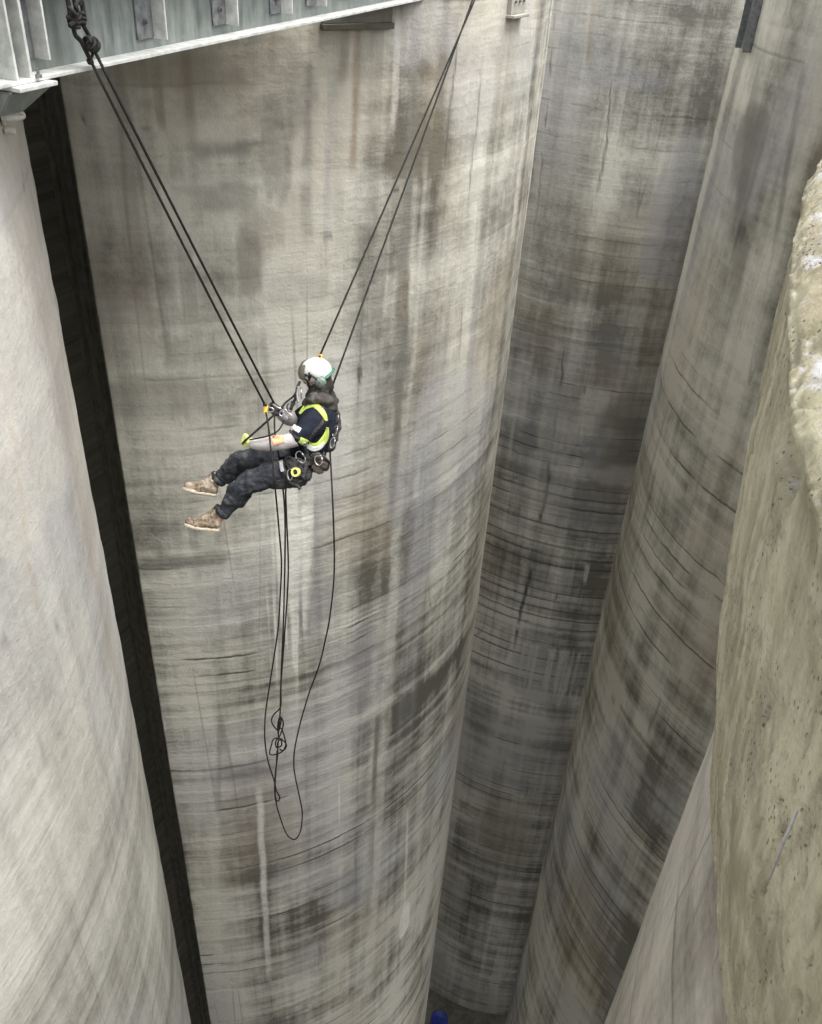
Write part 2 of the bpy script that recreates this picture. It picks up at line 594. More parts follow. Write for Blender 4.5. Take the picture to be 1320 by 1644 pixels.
def stain_layer(s, U, V, feats):
    """rgba per vertex: colour of the stain and how much of it covers the concrete"""
    C = np.zeros(U.shape + (3,)) + 0.3
    A = np.zeros(U.shape)
    wob = fnoise(U * 2.2, V * 1.5, 5) - 0.5
    for q, ft in enumerate(feats):
        kind = ft[0]
        if kind == 'blob':
            _, p0, rx, ry, c, amt = ft
            ua, va, _, _ = s.hit(*p0)
            du = abs(s.hit(p0[0] + rx, p0[1])[0] - ua) + 1e-3
            dv = abs(s.hit(p0[0], p0[1] + ry)[1] - va) + 1e-3
            k = np.abs((U - ua) / du) ** 2.6 + np.abs((V - va) / dv) ** 2.6
            k = k + (fnoise(U * 1.1 / du, V * 1.1 / dv, q) - 0.5) * 2.4
            mk = 1 - sstep(k, 0.45, 1.15)
        else:
            _, p0, p1, wpx, c, amt = ft
            ua, va, _, m0 = s.hit(*p0)
            ub, vb, _, m1 = s.hit(*p1)
            w = wpx * 0.5 * (m0 + m1) * 0.5
            fr = np.clip((V - va) / (vb - va), 0, 1)
            L = abs(va - vb)
            du = U - (ua + (ub - ua) * fr)
            if kind == 'crack':
                du = du + (fnoise(V * 1.6, V * 0 + q, q, 5) - 0.5) * (0.16 if s.d > 6.5 else 0.08)
                w = max(w, 0.016 if s.d > 6.5 else 0.006)
                mk = (1 - sstep(np.abs(du), w * 0.4, w * 1.5)) * sstep(fnoise(U * 0.3, V * 1.3, q + 3), 0.36, 0.5)
            else:
                w = max(w, 0.022)
                du = du + wob * w * 1.1
                mk = 1 - sstep(np.abs(du), w * 0.4, w * 1.2)
                if kind == 'drip':
                    ln = vnoise(U * 7.0, U * 0 + q, q + 2)          # every strand its own length
                    dn = fnoise(U * 11.0, V * 0.16, q, 2)
                    mk = mk * sstep(dn - 0.10 * fr, 0.44, 0.56) * (1 - sstep(fr, 0.35 + 0.6 * ln, 0.45 + 0.6 * ln))
                else:
                    mk = mk * (0.3 + 0.7 * sstep(fnoise(U * 6.0, V * 0.45, q), 0.28, 0.6))
            mk = mk * sstep(-V, -(va + 0.04 * L + 0.04), -(va - 0.05 * L))
            mk = mk * sstep(V, vb - 0.04, vb + 0.22 * L)
        mk = np.clip(mk * amt, 0, 1)
        na = mk + A * (1 - mk)
        f = np.where(na > 1e-6, mk / np.maximum(na, 1e-6), 0)[..., None]
        C = np.array(c) * f + C * (1 - f)
        A = na
    return np.concatenate([C, A[..., None]], axis=-1)

def base_layers(U, V, seed, ring_top, blotch, vert):
    """slow variation of a wall: tone, how strongly the rings show, colour casts; warp of the rings, breaks in the joints"""
    big = fnoise(U * 0.30, V * 0.22, seed, 4)
    med = fnoise(U * 1.1, V * 0.75, seed + 11, 5)
    stk = fnoise(U * 2.6, V * 0.09, seed + 23, 4)
    stk2 = fnoise(U * 0.8, V * 0.05, seed + 29, 3)
    # rectangular patches left by the form boards
    wu = U * 0.9 + (med - 0.5) * 0.8
    wv = V * 0.8 + (fnoise(U * 0.7, V * 1.9, seed + 31, 3) - 0.5) * 0.9
    cell = _H[np.floor(wu).astype(int) & 255, np.floor(wv + 0.37 * np.floor(wu)).astype(int) & 255]
    low = ((big - 0.5) * 2.0 + (med - 0.5) * 1.7) * blotch + ((stk - 0.5) * 1.5 + (stk2 - 0.5) * 1.3) * vert + (cell - 0.5) * 0.20 * blotch
    zn = fnoise(U * 0.15, V * 0.12, seed + 37, 3)
    zone = 0.42 + 0.58 * sstep(-(V + (zn - 0.5) * 7), -ring_top, -ring_top + 4.5)
    hue = 0.42 * sstep(fnoise(U * 0.45, V * 0.33, seed + 41, 3), 0.52, 0.72)
    hue2 = 0.30 * sstep(fnoise(U * 0.62, V * 0.26, seed + 43, 4), 0.53, 0.73)
    warp = (fnoise(U * 0.35, V * 0.5, seed + 47, 2) - 0.5) * 0.08 + (fnoise(U * 3.0, V * 2.0, seed + 53, 2) - 0.5) * 0.05
    brk = sstep(fnoise(U * 0.9, V * 1.3, seed + 59, 4), 0.44, 0.60)
    vb = sstep(fnoise(U * 0.9, V * 0.4, seed + 61, 3), 0.50, 0.62)
    pb = sstep(med, 0.50, 0.66)
    return np.stack([low, zone, hue, hue2], -1), np.stack([warp, brk, vb, pb], -1)

def silo_mesh(s, name, mat, label, span=(-8.0, 8.0), step=0.06, notch=None, nv=240, thick=0.28, parent=None, feats=(), seed=1, ring_top=-4.0, blotch=1.0, vert=1.0, deep=0.0):
    """hollow drum: outer wall with slight unevenness, flat rim, inner wall"""
    per = 2 * math.pi * s.R
    us = list(np.arange(span[0], span[1], step))
    us += list(np.arange(span[1], span[0] + per - 0.3, 0.5))
    us = np.array(us)
    zs = s.top + (s.bottom - s.top) * (np.arange(nv + 1) / nv) ** 1.4
    if notch is not None:
        us = np.sort(np.concatenate([us[np.abs(us - notch) > 0.05], [notch - 0.025, notch, notch + 0.02]]))
    U, Z = np.meshgrid(us, zs, indexing='ij')
    off = 0.022 * (fnoise(U * 0.6, Z * 0.9, 3) - 0.5) + 0.014 * (fnoise(U * 0.2, Z * 5.0, 9, 2) - 0.5)
    if notch is not None:
        off = np.where((U < notch - 0.012) & (U > -3.4), off - deep, off)
    th = -U / s.R + math.radians(s.az + 180)
    X = s.c.x + np.sin(th) * (s.R + off)
    Y = s.c.y + np.cos(th) * (s.R + off)
    n, m = U.shape
    verts = np.stack([X, Y, Z], -1).reshape(-1, 3)
    ri = s.R - thick - (deep + 0.1 if notch is not None else 0)
    thr = -us / s.R + math.radians(s.az + 180)
    it = np.stack([s.c.x + np.sin(thr) * ri, s.c.y + np.cos(thr) * ri, np.full(n, s.top)], -1)
    ib = it.copy(); ib[:, 2] = s.bottom
    base = n * m
    verts = np.concatenate([verts, it, ib])
    I = np.arange(n)[:, None]; J = np.arange(m - 1)[None, :]
    K = (I + 1) % n
    q1 = np.stack([I * m + J, I * m + J + 1, K * m + J + 1, K * m + J], -1).reshape(-1, 4)
    i1 = np.arange(n); k1 = (i1 + 1) % n
    q2 = np.stack([i1 * m, k1 * m, base + k1, base + i1], -1)
    q3 = np.stack([base + i1, base + k1, base + n + k1, base + n + i1], -1)
    quads = np.concatenate([q1, q2, q3])
    me = bpy.data.meshes.new(name)
    me.vertices.add(len(verts)); me.vertices.foreach_set('co', verts.ravel())
    me.loops.add(quads.size); me.loops.foreach_set('vertex_index', quads.ravel())
    me.polygons.add(len(quads))
    me.polygons.foreach_set('loop_start', np.arange(len(quads)) * 4)
    me.polygons.foreach_set('use_smooth', np.concatenate([np.ones(len(q1), bool), np.zeros(len(q2) + len(q3), bool)]))
    me.update(calc_edges=True)
    uq = np.zeros((len(quads), 4, 2))
    uu = np.broadcast_to(us[:, None], (n, m - 1)); un = np.where(K == 0, us[0] + per, us[K % n]) + 0 * J
    za = np.broadcast_to(zs[None, :-1], (n, m - 1)); zb = np.broadcast_to(zs[None, 1:], (n, m - 1))
    uq[:len(q1), :, 0] = np.stack([uu, uu, un, un], -1).reshape(-1, 4)
    uq[:len(q1), :, 1] = np.stack([za, zb, zb, za], -1).reshape(-1, 4)
    uq[len(q1):, :, :] = verts[quads[len(q1):]][:, :, :2] + verts[quads[len(q1):]][:, :, 2:3] * np.array([0, 1.0])
    me.uv_layers.new(name='UVMap').data.foreach_set('uv', uq.ravel())
    st = stain_layer(s, U, Z, feats).reshape(-1, 4)
    st = np.concatenate([st, np.zeros((2 * n, 4))])
    ca = me.color_attributes.new('stain', 'FLOAT_COLOR', 'POINT')
    ca.data.foreach_set('color', st.astype(np.float32).ravel())
    for nm, arr in zip(('base', 'base2'), base_layers(U, Z, seed, ring_top, blotch, vert)):
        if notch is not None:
            arr[(U < notch - 0.012) & (U > -3.4)] = (-0.45, 0.03, 0.0, 0.0) if nm == 'base' else (0.0, 0.0, 0.0, 0.0)  # slot walls: rings flattened, shade put in as a darker tone
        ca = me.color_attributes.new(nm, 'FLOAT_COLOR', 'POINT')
        ca.data.foreach_set('color', np.concatenate([arr.reshape(-1, 4), np.zeros((2 * n, 4))]).astype(np.float32).ravel())
    me.materials.append(mat)
    me.update()
    o = link(bpy.data.objects.new(name, me), parent)
    if parent is None:
        tag(o, label, 'silo')
    return o

# ground at the foot of the silos, one sheet to the horizon
t = NT('yard_ground')
g1 = t.noise(t.objco(), 0.9, 6, 0.65)
g2 = t.noise(t.objco(), 7.0, 5, 0.7)
t.col(t.mix(t.mr(t.add(t.mul(g1, 0.6), t.mul(g2, 0.4)), 0.35, 0.65), (0.09, 0.085, 0.07), (0.21, 0.2, 0.17)))
t.rough(0.95)
t.bump(g2, 0.5, 0.03)
M_GROUND = t.mat
bm = bmesh.new()
gs = [-3000, -800, -200, -60, -30, -15, 0, 15, 30, 45, 60, 200, 800, 3000]
gv = [[bm.verts.new((x, y, FLOOR + 0.02 * mnoise.noise(Vector((x, y, 0)) * 0.37))) for y in gs] for x in gs]
for i in range(len(gs) - 1):
    for j in range(len(gs) - 1):
        bm.faces.new((gv[i][j], gv[i + 1][j], gv[i + 1][j + 1], gv[i][j + 1]))
ground = obj('ground', bm, M_GROUND)
ground['kind'] = 'structure'

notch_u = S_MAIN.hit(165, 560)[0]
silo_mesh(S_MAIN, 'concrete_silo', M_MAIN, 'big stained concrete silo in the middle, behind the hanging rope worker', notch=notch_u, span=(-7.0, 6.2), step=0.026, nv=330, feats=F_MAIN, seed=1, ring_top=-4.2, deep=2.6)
silo_mesh(S_LEFT, 'concrete_silo', M_LEFT, 'pale smooth concrete silo at the left edge under the end of the steel beam', span=(-1.0, 5.2), step=0.05, feats=F_LEFT, seed=5, ring_top=-4.0, blotch=0.8, vert=0.8)
silo_mesh(S_RIGHT, 'concrete_silo', M_RIGHT, 'grey-brown ribbed concrete silo between the narrow back silo and the yellowed ledge', span=(-6.6, 3.0), step=0.05, feats=F_RIGHT, seed=8, ring_top=-4.5)
silo_mesh(S_BACK, 'concrete_silo', M_BACK, 'farthest concrete silo, the narrow cracked strip seen between two larger silos', span=(-4.0, 4.0), step=0.035, feats=F_BACK, seed=13, ring_top=-6.0)

for _q, _lab in ((Vector((-7.9, 23.2, 0)), 'unseen concrete silo added behind the middle silo to block light'),
                 (Vector((17.6, 22.6, 0)), 'unseen concrete silo added behind the ribbed right silo to block light')):
    silo_mesh(Silo(math.degrees(math.atan2(_q.x, _q.y)), _q.length, 5.0, -0.30), 'concrete_silo', M_BACK, _lab, span=(-1.0, 1.0), step=0.4, nv=60, seed=21)  # unseen drums, added to keep light from behind off the back silo

# slabs out of view, added to shade the slot and the upper walls
bm = bmesh.new()
def slab(outline, z0, z1):
    bm = bmesh.new()
    _t = [bm.verts.new((p.x, p.y, z1)) for p in outline]
    _b = [bm.verts.new((p.x, p.y, z0)) for p in outline]
    bm.faces.new(_t); bm.faces.new(_b[::-1])
    for i in range(len(outline)):
        k = (i + 1) % len(outline)
        bm.faces.new((_t[i], _b[i], _b[k], _t[k]))
    return bm
bm.free()
bm = slab([Vector((-1.55, 5.2, 0)), Vector((-0.9, 8.0, 0)), S_MAIN.point(0.9, 0, -0.2), S_MAIN.point(notch_u + 0.08, 0, -2.85), S_MAIN.point(-3.7, 0, -2.85),
           S_MAIN.point(-5.0, 0, 0.2), S_LEFT.point(5.2, 0, -0.6), S_LEFT.point(3.4, 0, -1.2), polar(-25.0, 5.2)], -0.24, -0.08)
M_CONC = simple_mat('plain_concrete', (0.22, 0.21, 0.185), (0.36, 0.345, 0.30), 2.5, 0.9, 0, 0.4, 0.01)
tag(obj('shade_slab', bm, M_CONC, smooth=False), 'unseen slab added over the steel beam to shade the slot between left and middle silos', 'slab')
bm = slab([polar(24.5, 5.6), polar(21.6, 8.2), polar(21.8, 12.0), S_RIGHT.point(-1.0, 0, -0.3), S_RIGHT.point(4.0, 0, -0.3), Vector((13.0, 6.0, 0)), Vector((9.0, 2.5, 0))], -0.24, -0.06)  # second added slab, darkens the upper right of the ribbed silo
tag(obj('shade_slab', bm, M_CONC, smooth=False), 'unseen slab added between the ribbed right silo and the nearest silo for shade', 'slab')

# ------------------------------------------------------------------ near silo with its weathered rim
near = thing('concrete_silo', S_NEAR.c + Vector((0, 0, FLOOR)),
             'nearest concrete silo at lower right, with a crumbling yellowed rim ledge', 'silo')
silo_mesh(S_NEAR, 'wall', M_NEAR, '', parent=near, span=(-2.8, -0.2), step=0.012, seed=17, ring_top=-1.0, nv=300, blotch=1.2, feats=F_NEAR)

t = NT('lichen_concrete')
oc = t.objco()
n1 = t.noise(oc, 2.2, 5, 0.6)
n2_ = t.noise(oc, 9.0, 5, 0.65)
n3_ = t.noise(oc, 70.0, 5, 0.78)
mp = t.t.nodes.new('ShaderNodeMapping')
mp.inputs['Scale'].default_value = (6.0, 6.0, 0.9)
t.t.links.new(oc, mp.inputs[0])
st = t.noise(mp.outputs[0], 3.0, 4, 0.6)
col = t.mix(t.mr(t.add(t.mul(n1, 0.5), t.mul(st, 0.5)), 0.36, 0.64), (0.235, 0.215, 0.14), (0.47, 0.44, 0.315))
col = t.mix(t.mr(n2_, 0.50, 0.72, 0, 0.6), col, (0.47, 0.435, 0.335))
col = t.mix(t.mr(n3_, 0.45, 0.70, 0, 0.45), col, (0.25, 0.215, 0.15))
col = t.mix(t.mr(t.noise(oc, 3.4, 4, 0.6), 0.54, 0.70, 0, 0.55), col, (0.30, 0.29, 0.17))
col = t.mix(t.mr(t.noise(oc, 4.2, 6, 0.75), 0.50, 0.66, 0, 0.7), col, (0.20, 0.17, 0.135))
# the broken top is bleached
geo = t.t.nodes.new('ShaderNodeNewGeometry')
sx = t.t.nodes.new('ShaderNodeSeparateXYZ')
t.t.links.new(geo.outputs['Normal'], sx.inputs[0])
topm = t.mr(t.add(sx.outputs[2], t.mul(t.sub(n2_, 0.5), 0.5)), 0.58, 0.82)
tcol = t.mix(t.mr(t.noise(oc, 6.5, 5, 0.62), 0.42, 0.56), (0.27, 0.235, 0.165), (0.37, 0.368, 0.365))
tcol = t.mix(t.mr(t.noise(oc, 16.0, 6, 0.75), 0.52, 0.62, 0, 0.9), tcol, (0.17, 0.14, 0.105))
col = t.mix(topm, col, tcol)
vn = t.t.nodes.new('ShaderNodeTexVoronoi')
vn.inputs['Scale'].default_value = 75.0
mp2 = t.t.nodes.new('ShaderNodeMapping')
mp2.inputs['Scale'].default_value = (1.0, 1.0, 0.5)
t.t.links.new(oc, mp2.inputs[0])
t.t.links.new(mp2.outputs[0], vn.inputs['Vector'])
pm = t.mul(t.mr(vn.outputs['Distance'], 0.12, 0.26, 1.0, 0.0), t.mr(t.noise(oc, 4.0, 4, 0.65), 0.47, 0.57))
col = t.mix(t.mul(pm, 0.8), col, (0.11, 0.085, 0.055))
t.col(col)
t.rough(0.95)
t.bsdf.inputs['Specular IOR Level'].default_value = 0.2
h = t.add(t.add(t.mul(n2_, 0.3), t.mul(n3_, 0.95)), t.mul(st, 0.5))
h = t.sub(h, t.mul(pm, 1.4))
t.bump(h, 0.75, 0.008)
M_LEDGE = t.mat

bm = bmesh.new()
prof = [(4.2, -0.50), (4.6, -0.53), (4.9, -0.62), (5.05, -0.68), (5.14, -0.72), (5.20, -0.752), (5.24, -0.782), (5.266, -0.82),
        (5.266, -0.87), (5.260, -0.92), (5.25, -1.02), (5.234, -1.18), (5.22, -1.32), (5.205, -1.46), (5.182, -1.67), (5.16, -1.82),
        (5.135, -1.97), (5.10, -2.13), (5.075, -2.25), (5.06, -2.33), (5.03, -2.355), (4.98, -2.36)]
# refine the profile
pp = []
for (a, b) in zip(prof[:-1], prof[1:]):
    L = math.hypot(b[0] - a[0], b[1] - a[1])
    k = max(1, int(L / 0.011)) if a[0] > 4.85 else 3
    for i in range(k):
        pp.append((a[0] + (b[0] - a[0]) * i / k, a[1] + (b[1] - a[1]) * i / k))
pp.append(prof[-1])
angs = []
a = 0.0
# fine steps on the side that faces the camera, coarse behind
while a < 360:
    angs.append(a)
    a += 0.07 if 266 < a < 300 else 3.0
ringsv = []
for a in angs:
    ar = math.radians(a)
    n = Vector((math.sin(ar), math.cos(ar), 0))
    colv = []
    for (r, z) in pp:
        lift = min(1.0, max(0.0, (a - 281) / 11.0)) if a < 320 else 0.0      # the broken rim stands higher further round
        z2 = z + 0.20 * lift * min(1.0, max(0.0, (z + 1.25) / 0.4))
        p = Vector((S_NEAR.c.x, S_NEAR.c.y, 0)) + n * (r + 0.02 * lift) + Vector((0, 0, z2))
        fine_side = 265 < a < 301
        o = 0.009 * mnoise.fractal(p * 3.0, 1.0, 2.0, 3) - 0.024 * min(1.0, max(0.0, (-0.70 - z) / 0.1))
        if fine_side and r > 4.85:
            q = Vector((p.x * 9, p.y * 9, p.z * 6))
            o += 0.005 * (0.5 - abs(mnoise.noise(q))) + 0.003 * (0.5 - abs(mnoise.noise(q * 2.7)))
            vd = mnoise.voronoi(p * 13.0)[0]
            o -= 0.010 * max(0.0, 0.14 - (vd[1] - vd[0])) / 0.14 * (1.0 if z > -0.84 else 0.0)
            o += 0.003 * mnoise.noise(p * 60.0)
            chip = mnoise.noise(p * 5.0)
            if chip > 0.18 and z > -0.98:
                o -= min(0.05, (chip - 0.18) * 0.16)
            pit = mnoise.noise(Vector((p.x * 38, p.y * 38, p.z * 17)))
            pc = mnoise.noise(p * 2.6 + Vector((4, 1, 7)))
            if pit > 0.36 and pc > 0.0 and z < -0.86:
                o -= min(0.022, (pit - 0.36) * 0.14)
        k = min(1.0, max(0.0, (-0.78 - z) / 0.10))
        dirn = n * (0.25 + 0.75 * k) + Vector((0, 0, 1)) * (1 - k)
        colv.append(bm.verts.new(p + dirn * o))
    ringsv.append(colv)
for i in range(len(ringsv)):
    A, B = ringsv[i], ringsv[(i + 1) % len(ringsv)]
    for j in range(len(pp) - 1):
        bm.faces.new((A[j], A[j + 1], B[j + 1], B[j]))
ledge = obj('rim_ledge', bm, M_LEDGE, near)
ledge['label'] = 'crumbling yellowed concrete rim with a bleached broken top'
# rusty reinforcing bar stub lying in the face of the ledge
M_REBAR = simple_mat('weathered_bar', (0.30, 0.30, 0.30), (0.42, 0.42, 0.43), 60, 0.6, 0.3)
bm = bmesh.new()
def ledge_pt(px, py, out=0.0):
    rr = ray(px, py)
    for zz in np.arange(-0.84, -2.2, -0.005):
        p = rr * (zz / rr.z)
        R_ = math.hypot(p.x - S_NEAR.c.x, p.y - S_NEAR.c.y)
        rp = np.interp(-zz, [-b[1] for b in prof[7:20]], [b[0] for b in prof[7:20]])
        if R_ <= rp:
            n = Vector((p.x - S_NEAR.c.x, p.y - S_NEAR.c.y, 0)).normalized()
            return p + n * out
    return rr * (-1.0 / rr.z)
tube(bm, [ledge_pt(1284, 1302, 0.004), ledge_pt(1262, 1355, 0.005), ledge_pt(1238, 1412, 0.003)], [0.0022, 0.0032, 0.0022], 8)
obj('reinforcing_bar', bm, M_REBAR, near)
#@@REST@@
# ------------------------------------------------------------------ steel beam at upper left
M_STEEL = NT('painted_steel')
t = M_STEEL
oc = t.objco()
mpx = t.t.nodes.new('ShaderNodeMapping')
mpx.inputs['Scale'].default_value = (7.0, 7.0, 0.9)
t.t.links.new(oc, mpx.inputs[0])
sa = t.noise(mpx.outputs[0], 2.0, 5, 0.65)
sb = t.noise(oc, 3.0, 5, 0.65)
sc_ = t.noise(oc, 40.0, 4, 0.7)
c = t.mix(t.mr(t.add(t.mul(sa, 0.6), t.mul(sb, 0.4)), 0.36, 0.66), (0.10, 0.116, 0.109), (0.22, 0.24, 0.225))
c = t.mix(t.mr(sb, 0.60, 0.75, 0, 0.5), c, (0.17, 0.145, 0.11))
c = t.mix(t.mr(sc_, 0.62, 0.74, 0, 0.4), c, (0.30, 0.30, 0.285))
t.col(c)
t.rough(t.mr(sa, 0.3, 0.7, 0.42, 0.62))
t.bsdf.inputs['Metallic'].default_value = 0.25
t.bump(t.add(t.mul(sc_, 0.5), t.mul(sb, 0.5)), 0.25, 0.006)
M_STEEL = M_STEEL.mat
M_STEEL_L = simple_mat('pale_lit_steel', (0.38, 0.39, 0.375), (0.58, 0.58, 0.555), 14, 0.5, 0.25, 0.25, 0.004)  # paler copy of the beam steel, for faces that catch the light
M_STEEL_D = simple_mat('dark_steel', (0.10, 0.105, 0.11), (0.19, 0.195, 0.20), 18, 0.55, 0.3, 0.25, 0.004)
M_BOLT = simple_mat('bolt_steel', (0.10, 0.10, 0.105), (0.22, 0.21, 0.20), 60, 0.5, 0.5, 0.2, 0.002)

Z_ = Vector((0, 0, 1))
zb = -0.882
B0 = at_z(40, 135, zb)
B1 = at_z(680, 0, zb)
bd = (B1 - B0).normalized()
bn = Vector((bd.y, -bd.x, 0))                   # horizontal, away from the web towards the open side
blen = (B1 - B0).length
HALF, TF, TW, HW = 0.12, 0.018, 0.012, 0.40       # half flange, flange, web, web height
tS, tE = -0.42, blen + 0.02
WEBC = B0 - bn * HALF
beam = thing('steel_beam', B0, 'grey painted steel beam with bolted cleats across the top left corner', 'beam')
def bpt(tt, lat, z):
    return Vector((WEBC.x, WEBC.y, 0)) + bd * tt + bn * lat + Z_ * z
def beam_box(name, t0, t1, l0, l1, z0, z1, mat, parent=None, bev=0.002):
    bm = bmesh.new()
    box(bm, bpt((t0 + t1) / 2, (l0 + l1) / 2, (z0 + z1) / 2), bd, bn, Z_, t1 - t0, l1 - l0, z1 - z0, bev)
    return obj(name, bm, mat, parent if parent is not None else beam, smooth=False)
zt = zb + TF + HW
beam_box('bottom_flange', tS, tE, -HALF, HALF, zb, zb + TF, M_STEEL_L)
beam_box('web', tS + 0.002, tE - 0.002, -TW / 2, TW / 2, zb + TF, zt, M_STEEL, bev=0)
beam_box('top_flange', tS, tE, -HALF, HALF, zt, zt + TF, M_STEEL)
def web_t(px, py):
    p = at_plane(px, py, WEBC + bn * 0.02, bn)
    return (p - Vector((WEBC.x, WEBC.y, 0))).dot(bd), p.z
cleats = [(57, 92, 78), (248, 60, 263), (364, 38, 377), (452, 20, 468), (508, 8, 521), (560, -4, 572)]
for i, (px, py, px2) in enumerate(cleats):
    tt, z0 = web_t(px, py)
    z1 = zt - 0.012
    cl = beam_box('cleat', tt - 0.15, tt, TW / 2 + 0.001, TW / 2 + 0.013, z0, z1, M_STEEL_D, bev=0.003)
    beam_box('outstanding_leg', tt + 0.001, tt + 0.014, TW / 2 + 0.001, 0.105, z0 - 0.004, zt - 0.002, M_STEEL_L, cl, bev=0.003)
    for k in (0.27, 0.73):
        bm = bmesh.new()
        p = bpt(tt - 0.080, TW / 2 + 0.012, z0 + (z1 - z0) * k)
        tube(bm, [p, p + bn * 0.016], 0.017, 6)
        tube(bm, [p + bn * 0.014, p + bn * 0.030], 0.0095, 8)
        obj('bolt', bm, M_BOLT, cl, smooth=False)
# end stiffeners over the bearing
tpost, _ = web_t(24, 110)
beam_box('stiffener', tpost - 0.008, tpost + 0.008, TW / 2 + 0.001, HALF - 0.004, zb + TF + 0.001, zt - 0.001, M_STEEL_L)
tpost2, _ = web_t(4, 110)
beam_box('stiffener', tpost2 - 0.02, tpost2 - 0.006, TW / 2 + 0.001, HALF - 0.004, zb + TF + 0.001, zt - 0.001, M_STEEL_L)
# seat angle under the far end
st = beam_box('seat_bracket', blen - 0.24, blen - 0.03, -0.07, 0.07, zb - 0.013, zb - 0.001, M_STEEL_D)
beam_box('gusset', blen - 0.16, blen - 0.03, -0.008, 0.008, zb - 0.20, zb - 0.014, M_STEEL_D, st)

# bearing pedestal on the pale silo
ped = thing('bearing_pedestal', B0 + bd * (-0.2) + Z_ * (-0.27), 'grey tapered steel pedestal carrying the beam end on the pale left silo', 'pedestal')
bm = bmesh.new()
box(bm, bpt(tpost - 0.02, 0.02, zb - 0.012), bd, bn, Z_, 0.26, 0.30, 0.020, 0.003)
obj('base_plate', bm, M_STEEL_L, ped, smooth=False)
bm = bmesh.new()
ca, cb = bpt(tpost - 0.02, 0.0, zb - 0.024), bpt(tpost - 0.09, -0.04, S_LEFT.top - 0.0)
vs = []
for cc, sx_, sy_ in ((ca, 0.24, 0.26), (cb, 0.12, 0.16)):
    for i, j in ((-1, -1), (1, -1), (1, 1), (-1, 1)):
        vs.append(bm.verts.new(cc + bd * (i * sx_ / 2 * 1.25) + bn * (j * sy_ / 2)))
for f in ((0, 1, 2, 3), (7, 6, 5, 4), (0, 4, 5, 1), (1, 5, 6, 2), (2, 6, 7, 3), (3, 7, 4, 0)):
    bm.faces.new([vs[i] for i in f])
bmesh.ops.bevel(bm, geom=list(bm.edges), offset=0.006, segments=2, affect='EDGES')
obj('body', bm, M_STEEL, ped, smooth=False)
for k in (-1, 1):
    bm = bmesh.new()
    p = bpt(tpost + 0.03, 0.10 * k + 0.03, zb + TF)
    tube(bm, [p, p + Z_ * 0.014], 0.016, 6)
    tube(bm, [p + Z_ * 0.012, p + Z_ * 0.04], 0.008, 8)
    obj('anchor_bolt', bm, M_BOLT, ped, smooth=False)

# pale pipe fitting on the left silo
uL, vL, pL, _ = S_LEFT.hit(6, 200)
nL = S_LEFT.normal(uL)
tl = Z_.cross(nL)
fit = thing('pipe_fitting', pL, 'small pale pipe elbow with a flange on the pale silo at the left edge', 'pipe fitting')
M_FIT = simple_mat('pale_pipe', (0.40, 0.39, 0.35), (0.55, 0.54, 0.49), 30, 0.6)
bm = bmesh.new()
tube(bm, catmull([pL + Z_ * 0.03, pL + nL * 0.05 + Z_ * 0.03, pL + nL * 0.075 + tl * 0.03 + Z_ * 0.03, pL + nL * 0.08 + tl * 0.09 + Z_ * 0.03], 5), 0.014, 10)
obj('elbow', bm, M_FIT, fit)
bm = bmesh.new()
tube(bm, [pL + Z_ * 0.03, pL + Z_ * 0.03 + nL * 0.012], 0.032, 14)
obj('flange', bm, M_FIT, fit, smooth=False)
bm = bmesh.new()
tube(bm, [pL + nL * 0.08 + tl * 0.06 + Z_ * 0.03, pL + nL * 0.08 + tl * 0.085 + Z_ * 0.03], 0.021, 12)
obj('collar', bm, M_FIT, fit, smooth=False)
bm = bmesh.new()
tube(bm, [pL - Z_ * 0.03, pL - Z_ * 0.03 + nL * 0.05], 0.016, 10)
obj('stub', bm, M_FIT, fit, smooth=False)

# wall fixtures near the tops of the silos
def wall_frame(s, px, py):
    u_, v_, p_, m_ = s.hit(px, py)
    n_ = s.normal(u_)
    return p_, n_, Z_.cross(n_).normalized(), m_     # point, outward, sideways, metres per pixel
M_DARKPL = simple_mat('plate_shadow', (0.075, 0.068, 0.055), (0.13, 0.12, 0.095), 6, 0.85)
p_, n_, s_, mpp = wall_frame(S_MAIN, 573, 26)
pl = thing('embedded_plate', p_, 'dark rectangular steel plate let into the middle silo under the beam', 'plate')
bm = bmesh.new()
box(bm, p_ + n_ * 0.0 + Z_ * 0.05, s_, n_, Z_, 112 * mpp, 0.07, 0.20, 0.006)
obj('plate', bm, simple_mat('sooty_plate', (0.12, 0.115, 0.10), (0.20, 0.19, 0.165), 4, 0.9), pl, smooth=False)
bm = bmesh.new()
box(bm, p_ + n_ * 0.012 - Z_ * 0.075, s_, n_, Z_, 116 * mpp, 0.085, 0.05, 0.006)  # dark bar standing in for the shadow below the plate
obj('lower_shadow', bm, M_DARKPL, pl, smooth=False)

p_, n_, s_, mpp = wall_frame(S_MAIN, 828, 6)
pl = thing('bracket_plate', p_, 'pale bolted plate with a bottom lip on the right shoulder of the middle silo', 'plate')
bm = bmesh.new()
box(bm, p_ + n_ * 0.015 + Z_ * 0.06, s_, n_, Z_, 46 * mpp, 0.05, 0.30, 0.006)
obj('plate', bm, M_CONC, pl, smooth=False)
bm = bmesh.new()
box(bm, p_ + n_ * 0.04 - Z_ * 0.105, s_, n_, Z_, 50 * mpp, 0.10, 0.03, 0.006)
obj('lip', bm, M_CONC, pl, smooth=False)
for i in (-1, 0, 1):
    bm = bmesh.new()
    q = p_ + s_ * (0.10 * i) + Z_ * 0.03 + n_ * 0.038
    tube(bm, [q, q + n_ * 0.02], 0.014, 8)
    obj('bolt', bm, M_BOLT, pl, smooth=False)

